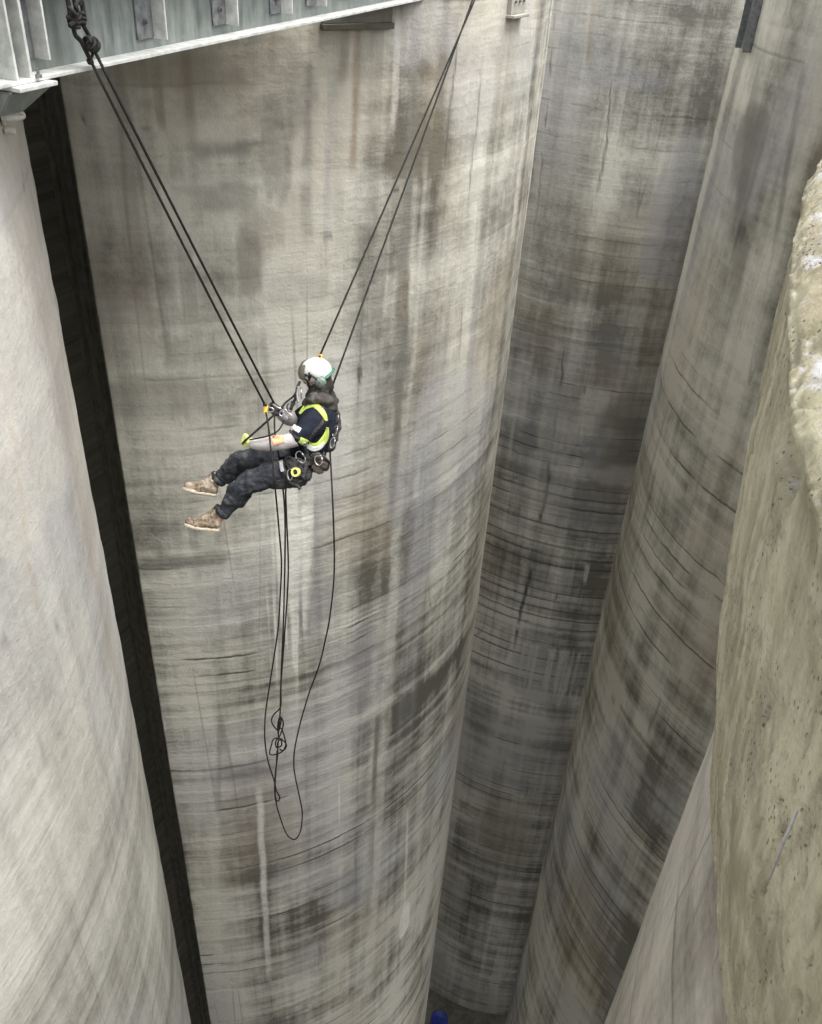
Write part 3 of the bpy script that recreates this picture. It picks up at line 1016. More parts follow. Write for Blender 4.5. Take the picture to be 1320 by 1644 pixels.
p_, n_, s_, mpp = wall_frame(S_RIGHT, 1216, 10)
pl = thing('steel_channel', p_, 'grey upright steel channel fixed to the top of the ribbed right silo', 'channel')
bm = bmesh.new()
box(bm, p_ + n_ * 0.02 + Z_ * 0.05, s_, n_, Z_, 40 * mpp, 0.03, 1.15, 0.004)
obj('channel_web', bm, M_STEEL, pl, smooth=False)
for k in (-1, 1):
    bm = bmesh.new()
    box(bm, p_ + n_ * 0.055 + Z_ * 0.05 + s_ * (k * 21 * mpp), s_, n_, Z_, 0.016, 0.11, 1.15, 0.004)
    obj('channel_flange', bm, M_STEEL_D, pl, smooth=False)

# things at the foot of the far silo
M_BLUE = simple_mat('blue_plastic', (0.006, 0.016, 0.17), (0.01, 0.028, 0.26), 6, 0.45)
pb_ = at_z(704, 1646, FLOOR + 0.45)
drum = thing('drum', Vector((pb_.x, pb_.y, FLOOR)), 'small blue drum standing at the dark foot of the silos', 'drum')
bm = bmesh.new()
prof_d = [(0.0, 0.0), (0.28, 0.0), (0.29, 0.03), (0.29, 0.28), (0.305, 0.30), (0.29, 0.32), (0.29, 0.58), (0.305, 0.60), (0.29, 0.62), (0.29, 0.86), (0.305, 0.88), (0.285, 0.90), (0.26, 0.885), (0.0, 0.885)]
rr_ = []
for k in range(24):
    a_ = 2 * math.pi * k / 24
    rr_.append([bm.verts.new((pb_.x + 1.15 * r_ * math.sin(a_), pb_.y + 1.15 * r_ * math.cos(a_), FLOOR + 1.15 * z_)) for r_, z_ in prof_d])
for k in range(24):
    A_, B_ = rr_[k], rr_[(k + 1) % 24]
    for j in range(len(prof_d) - 1):
        bm.faces.new((A_[j], A_[j + 1], B_[j + 1], B_[j]))
bmesh.ops.remove_doubles(bm, verts=bm.verts, dist=1e-5)
obj('drum_body', bm, M_BLUE, drum)
bm = bmesh.new()
tube(bm, [Vector((pb_.x + 0.12, pb_.y, FLOOR + 1.018)), Vector((pb_.x + 0.12, pb_.y, FLOOR + 1.06))], 0.035, 12)
obj('bung', bm, M_BLUE, drum)
# ------------------------------------------------------------------ the rope access worker
PD = 7.0
CR = C2W @ Vector((1, 0, 0))
CU = C2W @ Vector((0, 1, 0))
CB = C2W @ Vector((0, 0, 1))
def J(px, py, dd=0.0):
    return at_depth(px, py, PD + dd)
def fabric(name, c1, c2, scale=9.0, dust=None, fold=0.5):
    t = NT(name)
    oc = t.objco()
    n = t.noise(oc, scale, 5, 0.65)
    w = t.noise(oc, 14.0, 3, 0.6, dist=1.2)
    col = t.mix(t.mr(n, 0.32, 0.68), c1, c2)
    if dust:
        col = t.mix(t.mr(t.noise(oc, 6.5, 5, 0.7), 0.5, 0.72, 0, 0.8), col, dust)
    t.col(col)
    t.rough(0.9)
    t.bsdf.inputs['Specular IOR Level'].default_value = 0.2
    t.bump(t.add(t.mul(w, 0.8), t.mul(t.noise(oc, 120.0, 2, 0.5), 0.08)), fold, 0.03)
    return t.mat
M_SKIN = simple_mat('skin', (0.42, 0.26, 0.19), (0.50, 0.33, 0.25), 20, 0.55)
M_TROUS = fabric('work_trousers', (0.016, 0.018, 0.022), (0.04, 0.043, 0.05), 8, (0.12, 0.124, 0.13), 0.9)
M_SHIRT = fabric('navy_shirt', (0.006, 0.008, 0.016), (0.014, 0.017, 0.028), 9, None, 0.4)
M_BASE = fabric('grey_sleeve', (0.36, 0.33, 0.335), (0.47, 0.44, 0.44), 10, None, 0.35)
M_HARN = fabric('harness_webbing', (0.018, 0.018, 0.018), (0.05, 0.048, 0.045), 24, (0.10, 0.095, 0.085), 0.4)
M_HOOD = fabric('grey_hood', (0.022, 0.020, 0.018), (0.06, 0.055, 0.05), 14, (0.13, 0.12, 0.11), 0.7)
M_POUCH = fabric('pouch_canvas', (0.05, 0.042, 0.034), (0.11, 0.095, 0.078), 20, (0.16, 0.145, 0.125), 0.7)
M_YEL = fabric('hi_vis_yellow', (0.36, 0.47, 0.07), (0.50, 0.60, 0.16), 12, None, 0.3)
M_WHT = fabric('reflective_white', (0.52, 0.54, 0.53), (0.62, 0.63, 0.62), 12, None, 0.2)
M_ORG = fabric('orange_print', (0.58, 0.26, 0.09), (0.62, 0.40, 0.28), 40, None, 0.2)
M_GLOVE = fabric('yellow_glove', (0.40, 0.46, 0.14), (0.60, 0.64, 0.26), 30, (0.12, 0.12, 0.08), 0.5)
M_GLOVEB = fabric('black_glove', (0.012, 0.012, 0.012), (0.04, 0.04, 0.04), 30, (0.3, 0.3, 0.29), 0.5)
M_BOOT = fabric('tan_boot', (0.085, 0.062, 0.042), (0.27, 0.215, 0.16), 34, (0.46, 0.40, 0.32), 0.8)
M_SOLE = simple_mat('boot_sole', (0.34, 0.28, 0.21), (0.52, 0.45, 0.36), 40, 0.85)
M_SOCK = fabric('dark_sock', (0.012, 0.011, 0.012), (0.03, 0.028, 0.03), 40)
M_HELM = simple_mat('white_helmet', (0.52, 0.525, 0.505), (0.60, 0.60, 0.575), 8, 0.35, 0, 0.05, 0.002)
M_VISOR = simple_mat('smoked_visor', (0.13, 0.12, 0.095), (0.21, 0.195, 0.16), 10, 0.25, 0, 0)
M_MUFF = simple_mat('green_grey_muff', (0.10, 0.14, 0.12), (0.19, 0.23, 0.20), 26, 0.5)
M_GREEN = simple_mat('green_strap', (0.02, 0.10, 0.065), (0.045, 0.17, 0.11), 30, 0.6)
M_BLACK = simple_mat('black_plastic', (0.008, 0.008, 0.009), (0.02, 0.02, 0.022), 30, 0.5)
M_SILV = simple_mat('bright_alloy', (0.26, 0.26, 0.26), (0.42, 0.42, 0.41), 40, 0.3, 0.85, 0.1, 0.001)
M_GOLD = simple_mat('gold_anodised', (0.58, 0.33, 0.05), (0.70, 0.45, 0.10), 40, 0.4, 0.35, 0.1, 0.001)
M_TAPE = simple_mat('yellow_tape', (0.62, 0.60, 0.12), (0.74, 0.70, 0.24), 40, 0.6)

def loft(bm, specs, n=6, segs=20, flat=1.0):
    """tapered limb through (point, radius) joints"""
    pts = catmull([s[0] for s in specs], n)
    rad = catmull([Vector((s[1], 0, 0)) for s in specs], n)
    tube(bm, pts, [max(q.x, 0.004) for q in rad], segs, flat=flat, hint=CB)
    ball(bm, pts[0], specs[0][1] * .98, specs[0][1] * .98, specs[0][1] * .98)
    ball(bm, pts[-1], specs[-1][1] * .98, specs[-1][1] * .98, specs[-1][1] * .98)

person = thing('person', J(484, 756, 0.0),
               'rope worker in white helmet, navy top and dark trousers, hanging seated in mid-air', 'person')

# joints
torso = [(J(482, 750, 0.02), 0.130), (J(492, 728, 0.0), 0.130), (J(504, 696, -0.03), 0.140), (J(510, 668, -0.05), 0.138), (J(510, 648, -0.06), 0.095), (J(509, 632, -0.07), 0.058)]
armL = [(J(511, 671, -0.15), 0.075), (J(495, 687, -0.21), 0.062), (J(474, 704, -0.25), 0.048), (J(440, 711, -0.25), 0.046), (J(405, 711, -0.22), 0.030)]
armR = [(J(502, 657, 0.12), 0.065), (J(480, 668, 0.17), 0.052), (J(462, 674, 0.17), 0.044), (J(449, 664, 0.06), 0.034), (J(442, 659, 0.0), 0.030)]
legL = [(J(476, 757, -0.09), 0.105), (J(440, 763, -0.14), 0.092), (J(400, 776, -0.16), 0.070), (J(376, 801, -0.10), 0.062), (J(356, 826, -0.05), 0.042), (J(349, 838, -0.04), 0.038)]
legR = [(J(468, 742, 0.12), 0.100), (J(425, 738, 0.16), 0.085), (J(383, 742, 0.19), 0.066), (J(364, 758, 0.24), 0.058), (J(348, 774, 0.28), 0.042), (J(342, 784, 0.29), 0.038)]
head_c = J(508, 603, -0.10)
hF = (-CR * 0.93 - CB * 0.22 - CU * 0.16).normalized()
hU = (CU * 0.80 + CB * 0.52 + CR * 0.10)
hU = (hU - hF * hU.dot(hF)).normalized()
hL = hU.cross(hF).normalized()

# body: one continuous surface (torso, limbs, neck, head with face and ears, hands)
bm = bmesh.new()
for sp in (torso, armL, armR, legL, legR):
    loft(bm, [(p, r * 0.86) for p, r in sp])
ball(bm, head_c, 0.098, 0.078, 0.118, hF, hL, hU)
ball(bm, head_c + hF * 0.035 - hU * 0.055, 0.062, 0.056, 0.065, hF, hL, hU)      # jaw
ball(bm, head_c + hF * 0.104 - hU * 0.030, 0.020, 0.014, 0.022, hF, hL, hU)      # nose
ball(bm, head_c + hF * 0.090 - hU * 0.072, 0.012, 0.024, 0.010, hF, hL, hU)      # lips
for k in (-1, 1):
    ball(bm, head_c + hL * (0.080 * k) - hU * 0.02 - hF * 0.01, 0.024, 0.010, 0.034, hF, hL, hU)   # ears
    ball(bm, head_c + hF * 0.086 + hL * (0.032 * k) + hU * 0.012, 0.014, 0.020, 0.008, hF, hL, hU)  # brows
tube(bm, [torso[-2][0], head_c - hU * 0.05], [0.060, 0.055], 16)
body = obj('body', bm, M_SKIN, person)
remesh(body, 0.010, 3)
# eyes
for k in (-1, 1):
    bm = bmesh.new()
    ball(bm, head_c + hF * 0.088 + hL * (0.032 * k) - hU * 0.004, 0.012, 0.014, 0.010, hF, hL, hU, 10, 8)
    obj('eye', bm, M_WHT, body)

def crumple(o, amt, fr):
    me = o.data
    n = len(me.vertices)
    co = np.empty(n * 3); me.vertices.foreach_get('co', co); co = co.reshape(-1, 3)
    no = np.empty(n * 3); me.vertices.foreach_get('normal', no); no = no.reshape(-1, 3)
    d = np.array([mnoise.noise(Vector(p * fr)) + 0.5 * mnoise.noise(Vector(p * fr * 2.3)) - 0.6 * abs(mnoise.noise(Vector(p * fr * 1.3 + 9.1))) for p in co])
    me.vertices.foreach_set('co', (co + no * (d * amt)[:, None]).ravel())
    me.update()

# trousers
bm = bmesh.new()
loft(bm, [(J(484, 744, 0.02), 0.128), (J(478, 757, 0.02), 0.120)])
loft(bm, [(J(478, 757, -0.08), 0.120), (J(440, 763, -0.14), 0.112), (J(402, 774, -0.16), 0.094), (J(378, 799, -0.10), 0.089), (J(367, 813, -0.075), 0.074), (J(361, 820, -0.06), 0.064)])
loft(bm, [(J(470, 742, 0.12), 0.114), (J(425, 739, 0.16), 0.104), (J(386, 742, 0.19), 0.088), (J(368, 757, 0.23), 0.080), (J(359, 765, 0.255), 0.068), (J(354, 769, 0.27), 0.058)])
trousers = obj('trousers', bm, M_TROUS, person)
remesh(trousers, 0.012, 3)
crumple(trousers, 0.024, 12.0)
for a_, b_ in ((J(361, 819, -0.065), J(355, 826, -0.055)), (J(355, 768, 0.265), J(350, 773, 0.275))):
    bm = bmesh.new()
    pts_ = [a_, a_ + (b_ - a_) * 0.5, b_, b_ + (a_ - b_) * 0.05, a_ + (b_ - a_) * 0.3]
    tube(bm, pts_, [0.062, 0.063, 0.058, 0.048, 0.044], 22)
    obj('trouser_cuff', bm, M_TROUS, trousers)

# shirt with short sleeves
bm = bmesh.new()
loft(bm, [(J(488, 738, 0.01), 0.128), (J(494, 725, 0.0), 0.140), (J(504, 696, -0.03), 0.152), (J(510, 670, -0.05), 0.148), (J(510, 652, -0.06), 0.105)])
loft(bm, [(J(513, 672, -0.14), 0.100), (J(500, 684, -0.19), 0.092), (J(487, 696, -0.23), 0.080), (J(479, 702, -0.245), 0.074)])
loft(bm, [(J(502, 657, 0.12), 0.080), (J(484, 667, 0.17), 0.066)])
shirt = obj('shirt', bm, M_SHIRT, person)
remesh(shirt, 0.011, 4)
crumple(shirt, 0.007, 10.0)

# long grey under-sleeves
bm = bmesh.new()
loft(bm, [(J(480, 701, -0.245), 0.062), (J(466, 707, -0.25), 0.060), (J(440, 712, -0.25), 0.058), (J(418, 713, -0.235), 0.050), (J(408, 712, -0.225), 0.043)])
sl = obj('sleeve', bm, M_BASE, person)
remesh(sl, 0.009, 3)
crumple(sl, 0.006, 14.0)
bm = bmesh.new()
loft(bm, [(J(486, 666, 0.17), 0.056), (J(466, 674, 0.17), 0.052), (J(450, 665, 0.07), 0.040)])
sl2 = obj('sleeve', bm, M_BASE, person)
remesh(sl2, 0.010, 3)

# cloth strips and prints laid on the clothes
def bvh(objs):
    V_, P_ = [], []
    for o in objs:
        b_ = len(V_)
        V_ += [v.co.copy() for v in o.data.vertices]
        P_ += [[b_ + i for i in p.vertices] for p in o.data.polygons]
    return BVHTree.FromPolygons(V_, P_)
def drape(name, px_pts, wid, tree, mat, parent, off=0.006, thick=0.006, n=7, across=4):
    """strip of cloth along a line, lying on the clothes below it"""
    pts = catmull([Vector((p[0], p[1], 0)) for p in px_pts], n)
    ws = catmull([Vector((w, 0, 0)) for w in (wid if isinstance(wid, (list, tuple)) else [wid] * len(px_pts))], n)
    bm = bmesh.new()
    last = PD - 0.2
    rows = []
    for i, p in enumerate(pts):
        d = (pts[min(i + 1, len(pts) - 1)] - pts[max(i - 1, 0)]).normalized()
        pn = Vector((-d.y, d.x, 0))
        row = []
        for k in range(across + 1):
            q = p + pn * (ws[i].x * (k / across - 0.5))
            r_ = ray(q.x, q.y).normalized()
            h = tree.ray_cast(Vector((0, 0, 0)), r_)
            if h[0] is not None and abs((C2W.transposed() @ h[0]).z + last) < 0.2:
                last = -(C2W.transposed() @ h[0]).z
                pos = h[0] - r_ * off
            else:
                pos = at_depth(q.x, q.y, last) - r_ * off
            row.append(pos)
        rows.append(row)
    f_ = [[bm.verts.new(q) for q in row] for row in rows]
    b_ = [[bm.verts.new(q + q.normalized() * thick) for q in row] for row in rows]
    m_ = across
    for i in range(len(rows) - 1):
        for k in range(m_):
            bm.faces.new((f_[i][k], f_[i][k + 1], f_[i + 1][k + 1], f_[i + 1][k]))
            bm.faces.new((b_[i][k], b_[i + 1][k], b_[i + 1][k + 1], b_[i][k + 1]))
        bm.faces.new((f_[i][0], f_[i + 1][0], b_[i + 1][0], b_[i][0]))
        bm.faces.new((f_[i][m_], b_[i][m_], b_[i + 1][m_], f_[i + 1][m_]))
    for i in (0, len(rows) - 1):
        for k in range(m_):
            bm.faces.new((f_[i][k], b_[i][k], b_[i][k + 1], f_[i][k + 1]))
    return obj(name, bm, mat, parent)
T_TOP = bvh([shirt])
T_ALL = bvh([shirt, trousers, sl])
drape('hi_vis_trim', [(481, 664), (490, 654), (502, 650), (512, 655), (520, 665), (525, 676)], [4, 7, 8, 9, 8, 4], T_TOP, M_YEL, shirt)
drape('hi_vis_trim', [(481, 706), (490, 711), (500, 717), (511, 716), (519, 708), (524, 698), (526, 686)], [9, 12, 12, 12, 12, 9, 4], T_TOP, M_YEL, shirt)
drape('reflective_band', [(486, 710), (494, 716), (504, 721), (514, 718), (521, 710)], [4, 8, 8, 7, 4], T_TOP, M_WHT, shirt, off=0.011)
drape('sleeve_badge', [(470, 685), (476, 688), (482, 691.5)], 9, T_TOP, M_WHT, shirt, off=0.007)
drape('sleeve_hem', [(465, 690), (471, 699), (482, 706)], 4, T_TOP, M_HARN, shirt, off=0.008)
drape('sleeve_print', [(437, 710), (446, 706), (457, 705)], [14, 16, 11], bvh([sl]), M_ORG, sl, off=0.003, thick=0.003)
# harness
harn = obj('harness', bmesh.new(), M_HARN, person)
bm = bmesh.new()
H0 = [J(466, 737, -0.16), J(478, 742, -0.17), J(494, 744, -0.15), J(510, 738, -0.1), J(519, 728, 0.02), J(510, 722, 0.14), J(485, 726, 0.17), J(466, 731, 0.1)]
tube(bm, catmull(H0, 6, True), 0.026, 8, True, 0.5, hint=CU)
bm.to_mesh(harn.data); bm.free()
drape('leg_strap', [(453, 733), (454, 748), (457, 766), (462, 780)], [9, 9, 8, 6], T_ALL, M_HARN, harn, 0.012, 0.012)
drape('leg_strap', [(451, 738), (452, 750), (454, 757)], 6, T_ALL, simple_mat('grey_webbing', (0.17, 0.18, 0.19), (0.27, 0.28, 0.29), 30), harn, 0.028, 0.008)
drape('shoulder_strap', [(494, 722), (501, 700), (517, 680), (522, 664), (515, 648)], 5, T_TOP, M_HARN, harn, 0.004, 0.008)
drape('side_strap', [(489, 717), (492, 728), (492, 742), (490, 756), (486, 768)], [6, 7, 7, 6, 4], T_ALL, M_HARN, harn, 0.02, 0.012)
# thick back pad with hood rolled over it
bm = bmesh.new()
loft(bm, [(J(529, 652, 0.04), 0.045), (J(537, 672, 0.02), 0.050), (J(537, 695, 0.0), 0.046), (J(528, 718, 0.0), 0.045)], flat=1.0)
pad = obj('back_pad', bm, M_HARN, harn)
remesh(pad, 0.010, 2); crumple(pad, 0.012, 22.0)
bm = bmesh.new()
loft(bm, [(J(494, 648, -0.10), 0.045), (J(506, 640, -0.14), 0.056), (J(522, 643, -0.12), 0.062), (J(531, 655, -0.05), 0.056)])
loft(bm, [(J(499, 636, 0.0), 0.05), (J(510, 632, -0.05), 0.062), (J(524, 635, 0.02), 0.050)])
loft(bm, [(J(531, 632, 0.02), 0.040), (J(536, 645, 0.02), 0.042)])
hood = obj('hood', bm, M_HOOD, person)
remesh(hood, 0.011, 2); crumple(hood, 0.014, 13.0)
bm = bmesh.new()
loft(bm, [(head_c - hU * 0.055 - hF * 0.02, 0.088), (head_c - hU * 0.10 - hF * 0.02, 0.085), (J(509, 634, -0.07), 0.085)])
scarf = obj('neck_gaiter', bm, M_HOOD, person)
remesh(scarf, 0.011, 2); crumple(scarf, 0.010, 20.0)

# helmet
def hp(f, l, u):
    return helm_c + (hF * f + hL * l + hU * u) * 0.91
helm_c = head_c + hU * 0.030 - hF * 0.005
def shell(name, a0, a1, e0, e1, rf, rl, ru, thick, mat, parent, na=40, ne=16, rim=None):
    """piece of an ellipsoid shell: angle a round the head (0 = front), e above the rim"""
    bm = bmesh.new()
    O, I = [], []
    for j in range(ne + 1):
        ro, ri = [], []
        for i in range(na + 1):
            a_ = math.radians(a0 + (a1 - a0) * i / na)
            lo = rim(a_) if rim else math.radians(e0)
            e_ = lo + (math.radians(e1) - lo) * j / ne
            d = (math.cos(e_) * math.cos(a_), math.cos(e_) * math.sin(a_), math.sin(e_))
            ro.append(bm.verts.new(hp(d[0] * rf, d[1] * rl, d[2] * ru)))
            ri.append(bm.verts.new(hp(d[0] * (rf - thick), d[1] * (rl - thick), d[2] * (ru - thick))))
        O.append(ro); I.append(ri)
    for j in range(ne):
        for i in range(na):
            bm.faces.new((O[j][i], O[j][i + 1], O[j + 1][i + 1], O[j + 1][i]))
            bm.faces.new((I[j][i], I[j + 1][i], I[j + 1][i + 1], I[j][i + 1]))
    for i in range(na):
        bm.faces.new((O[0][i], I[0][i], I[0][i + 1], O[0][i + 1]))
    bmesh.ops.remove_doubles(bm, verts=bm.verts, dist=1e-4)
    return obj(name, bm, mat, parent)
helmet = shell('helmet', 0, 360, -18, 90, 0.142, 0.114, 0.124, 0.012, M_HELM, person, 56, 18,
               rim=lambda a_: math.radians(-14 - 16 * math.cos(a_ - math.pi) ** 2 * (1 if math.cos(a_) < 0 else 0.1) - 5 * math.sin(a_) ** 2))
helmet['label'] = 'white climbing helmet with raised visor'
shell('visor', -62, 62, -4, 52, 0.154, 0.125, 0.133, 0.005, M_VISOR, helmet, 26, 10)
for k in (1, -1):
    bm = bmesh.new()
    c0 = hp(-0.050, 0.098 * k, -0.055)
    tube(bm, [c0, c0 + hL * (0.030 * k), c0 + hL * (0.042 * k)], [0.043, 0.043, 0.034], 20)
    obj('ear_muff', bm, M_MUFF, helmet)
    bm = bmesh.new()
    tube(bm, catmull([c0 + hL * (0.035 * k), hp(-0.02, 0.132 * k, 0.0), hp(0.02, 0.124 * k, 0.040)], 5), 0.009, 8)
    obj('muff_arm', bm, M_BLACK, helmet)
bm = bmesh.new()
tube(bm, catmull([hp(-0.09, 0.10, -0.04), hp(-0.132, 0.055, -0.025), hp(-0.148, 0.0, -0.02), hp(-0.132, -0.055, -0.025), hp(-0.09, -0.1, -0.04)], 6), 0.016, 10, flat=0.5, hint=hU)
obj('rear_strap', bm, M_GREEN, helmet)
for (f_, u_, r_) in ((0.055, 0.028, 0.013), (0.030, 0.010, 0.016), (0.070, -0.012, 0.011), (0.022, 0.040, 0.009), (0.040, -0.015, 0.010)):
    bm = bmesh.new()
    l_ = 0.114 * math.sqrt(max(0, 1 - (f_ / 0.142) ** 2 - (u_ / 0.124) ** 2))
    d_ = (hF * (f_ / 0.142 ** 2) + hL * (l_ / 0.114 ** 2) + hU * (u_ / 0.124 ** 2)).normalized()
    c0 = hp(f_, l_, u_)
    tube(bm, [c0 - d_ * 0.004, c0 + d_ * 0.003], r_, 10)
    obj('vent', bm, M_BLACK, helmet)
for k in (-1, 1):
    bm = bmesh.new()
    tube(bm, catmull([hp(0.06, 0.105 * k, -0.02), hp(0.07, 0.085 * k, -0.10), hp(0.085, 0.0, -0.165)], 6), 0.008, 6)
    obj('chin_strap', bm, M_BLACK, helmet)

# boots
def boot(heel, ball_, toe, ankle, top, side, r0=0.05):
    """pixel positions with depth: heel, ball of foot, toe, ankle, top of the shaft"""
    bm = bmesh.new()
    loft(bm, [(top, 0.056), (ankle, 0.056), (heel + (ankle - heel) * 0.35, 0.052)])
    loft(bm, [(heel, 0.046), (heel + (ball_ - heel) * 0.5 + CU * 0.008, 0.052), (ball_, 0.047), (toe, 0.036)])
    loft(bm, [(ankle, 0.05), (ball_ + (ankle - ball_) * 0.35, 0.050), (ball_, 0.045)])
    b = obj('boot', bm, M_BOOT, person)
    remesh(b, 0.008, 3)
    crumple(b, 0.006, 24.0)
    dn = (-(ankle - heel)).normalized()
    fw = (toe - heel).normalized()
    dn = (dn - fw * dn.dot(fw)).normalized()
    sd = fw.cross(dn).normalized()
    bm = bmesh.new()
    outl = []
    L = (toe - heel).length
    for i in range(28):
        a_ = 2 * math.pi * i / 28
        x_ = math.cos(a_)
        wdt = 0.040 if x_ < 0.2 else 0.043
        if -0.5 < x_ < 0.1:
            wdt = 0.035
        outl.append(heel + fw * (L / 2 + x_ * (L / 2 + 0.036)) + sd * (math.sin(a_) * wdt))
    lv = []
    for h_ in (0.028, 0.042, 0.056):
        lv.append([bm.verts.new(p + dn * h_ - dn * (0.018 * max(0, (p - heel).dot(fw) / L - 0.75) * 2)) for p in outl])
    for A_, B_ in zip(lv[:-1], lv[1:]):
        for i in range(28):
            bm.faces.new((A_[i], A_[(i + 1) % 28], B_[(i + 1) % 28], B_[i]))
    bm.faces.new(lv[0]); bm.faces.new(lv[-1][::-1])
    obj('sole', bm, M_SOLE, b)
    bm = bmesh.new()
    for k in range(4):
        c0 = ankle + (ball_ - ankle) * (0.1 + 0.2 * k) + (-dn * 0.5 + fw * 0.5) * 0.048
        tube(bm, [c0 - sd * 0.032 + dn * 0.012, c0 + CB * 0.004, c0 + sd * 0.032 + dn * 0.012], 0.006, 6)
    obj('laces', bm, M_SOLE, b)
    bm = bmesh.new()
    tube(bm, [top + (ankle - top) * 0.2, top + (top - ankle) * 0.9], [0.052, 0.050], 16)
    obj('sock', bm, M_SOCK, b)
    return b
boot(J(346, 842, -0.03), J(318, 841, -0.06), J(304, 838, -0.07), J(344, 829, -0.03), J(350, 822, -0.04), 1)
boot(J(342, 786, 0.29), J(314, 783, 0.26), J(301, 780, 0.25), J(340, 774, 0.29), J(345, 768, 0.28), -1)

# hands in gloves: palm, four fingers and a thumb closed on the ropes
def hand(wrist, palm, knuckle_dir, curl_dir, thumb_dir, mat, grip_r=0.016):
    bm = bmesh.new()
    fw = (palm - wrist).normalized()
    kd = (knuckle_dir - fw * knuckle_dir.dot(fw)).normalized()
    cd = curl_dir.normalized()
    loft(bm, [(wrist, 0.030), (wrist + (palm - wrist) * 0.5, 0.032)], segs=12)
    for i, (o_, L_) in enumerate(((-0.033, 0.9), (-0.011, 1.05), (0.011, 1.0), (0.031, 0.8))):
        k0 = palm + kd * o_
        loft(bm, [(wrist + (palm - wrist) * 0.35 + kd * o_ * 0.8, 0.017), (k0, 0.014)], segs=10, n=3)
        p1 = k0 + fw * 0.030 * L_ + cd * 0.006
        p2 = p1 + fw * 0.006 + cd * 0.026 * L_
        p3 = p2 - fw * 0.022 * L_ + cd * 0.010
        loft(bm, [(k0, 0.0125), (p1, 0.0115), (p2, 0.0105), (p3, 0.009)], segs=8, n=3)
    tb = wrist + (palm - wrist) * 0.4 + thumb_dir.normalized() * 0.028
    loft(bm, [(wrist + (palm - wrist) * 0.25, 0.017), (tb, 0.015), (tb + fw * 0.030 + cd * 0.014, 0.012), (tb + fw * 0.042 + cd * 0.034, 0.0095)], segs=8, n=3)
    g = obj('glove', bm, mat, person)
    remesh(g, 0.0055, 1)
    return g
hand(J(405, 711, -0.22), J(394, 707, -0.20), CU, -CB * 0.8 + CU * 0.3 + CR * 0.2, CU * 0.7 + CB * 0.6, M_GLOVE)
hand(J(448, 662, 0.03), J(440, 656, -0.03), CU + CB * 0.4, CB, CU, M_GLOVEB)

# ------------------------------------------------------------------ gear on the worker
def torus(bm, c, ax, ay, ra, rb, r, n=28, segs=8):
    tube(bm, [c + ax * (ra * math.cos(2 * math.pi * i / n)) + ay * (rb * math.sin(2 * math.pi * i / n)) for i in range(n)], r, segs, True)
def carabiner(c, ax, ay, L, W, mat, label, r=0.0055):
    r *= 0.8; L *= 0.85; W *= 0.85
    o = thing('carabiner', c, label, 'carabiner', 'carabiners on the harness')
    bm = bmesh.new()
    pts = []
    for i in range(26):
        a_ = math.pi * 0.30 + (2 * math.pi - math.pi * 0.42) * i / 25
        w = W * (1.0 + 0.18 * math.sin(a_))
        pts.append(c + ax * (w * math.cos(a_)) + ay * (L * math.sin(a_)))
    tube(bm, pts, r, 8)
    obj('hook', bm, mat, o)
    bm = bmesh.new()
    tube(bm, [pts[0], pts[-1]], r * 0.9, 8)
    m_ = (pts[0] + pts[-1]) / 2
    d_ = (pts[0] - pts[-1]).normalized()
    tube(bm, [m_ - d_ * 0.018, m_ + d_ * 0.018], r * 1.5, 10)
    obj('gate', bm, M_SILV, o)
    return o
carabiner(J(512, 739, -0.22), CR, CU, 0.045, 0.036, M_SILV, 'silver carabiner clipped on the brown tool pouch')
carabiner(J(483, 734, -0.24), (CR * 0.8 + CU * 0.5).normalized(), (CU * 0.8 - CR * 0.5).normalized(), 0.055, 0.036, M_SILV, 'silver carabiner on the near hip beside the strap', 0.005)
carabiner(J(534, 711, -0.08), CR, (CU * 0.9 + CR * 0.2).normalized(), 0.048, 0.022, M_SILV, 'silver carabiner hanging lowest on the back pad', 0.005)
carabiner(J(541, 672, -0.06), (CR * 0.6 + CB * 0.5).normalized(), CU, 0.045, 0.024, M_BLACK, 'black carabiner high on the back pad behind the hood', 0.005)
carabiner(J(538, 692, -0.08), (CR * 0.7 + CB * 0.4).normalized(), (CU + CR * 0.3).normalized(), 0.05, 0.024, M_SILV, 'silver carabiner on the middle of the back pad', 0.0045)
carabiner(J(466, 762, -0.26), (CR * 0.9 + CB * 0.3).normalized(), CU, 0.050, 0.026, M_SILV, 'silver carabiner beside the yellow tape roll', 0.0055)

pch = thing('tool_pouch', J(514, 746, -0.12), 'brown canvas tool pouch hanging from the back of the harness belt', 'pouch')
bm = bmesh.new()
loft(bm, [(J(507, 736, -0.12), 0.055), (J(516, 742, -0.10), 0.062), (J(521, 746, -0.08), 0.050)], segs=16)
loft(bm, [(J(504, 750, -0.11), 0.032), (J(513, 755, -0.11), 0.034)], segs=14)
pb2 = obj('bag', bm, M_POUCH, pch)
remesh(pb2, 0.010, 1); crumple(pb2, 0.020, 17.0)
bm = bmesh.new()
tube(bm, catmull([J(499, 733, -0.20), J(507, 729, -0.22), J(517, 731, -0.20), J(526, 738, -0.14), J(529, 744, -0.1)], 5), 0.014, 8, flat=0.5)
obj('flap_edge', bm, M_HARN, pch)
bm = bmesh.new()
tube(bm, [J(503, 728, -0.15), J(505, 738, -0.18)], 0.010, 8)
obj('belt_loop', bm, M_HARN, pch)
bm = bmesh.new()
tube(bm, [J(520, 726, -0.08), J(520, 736, -0.13)], 0.010, 8)
obj('belt_loop', bm, M_HARN, pch)

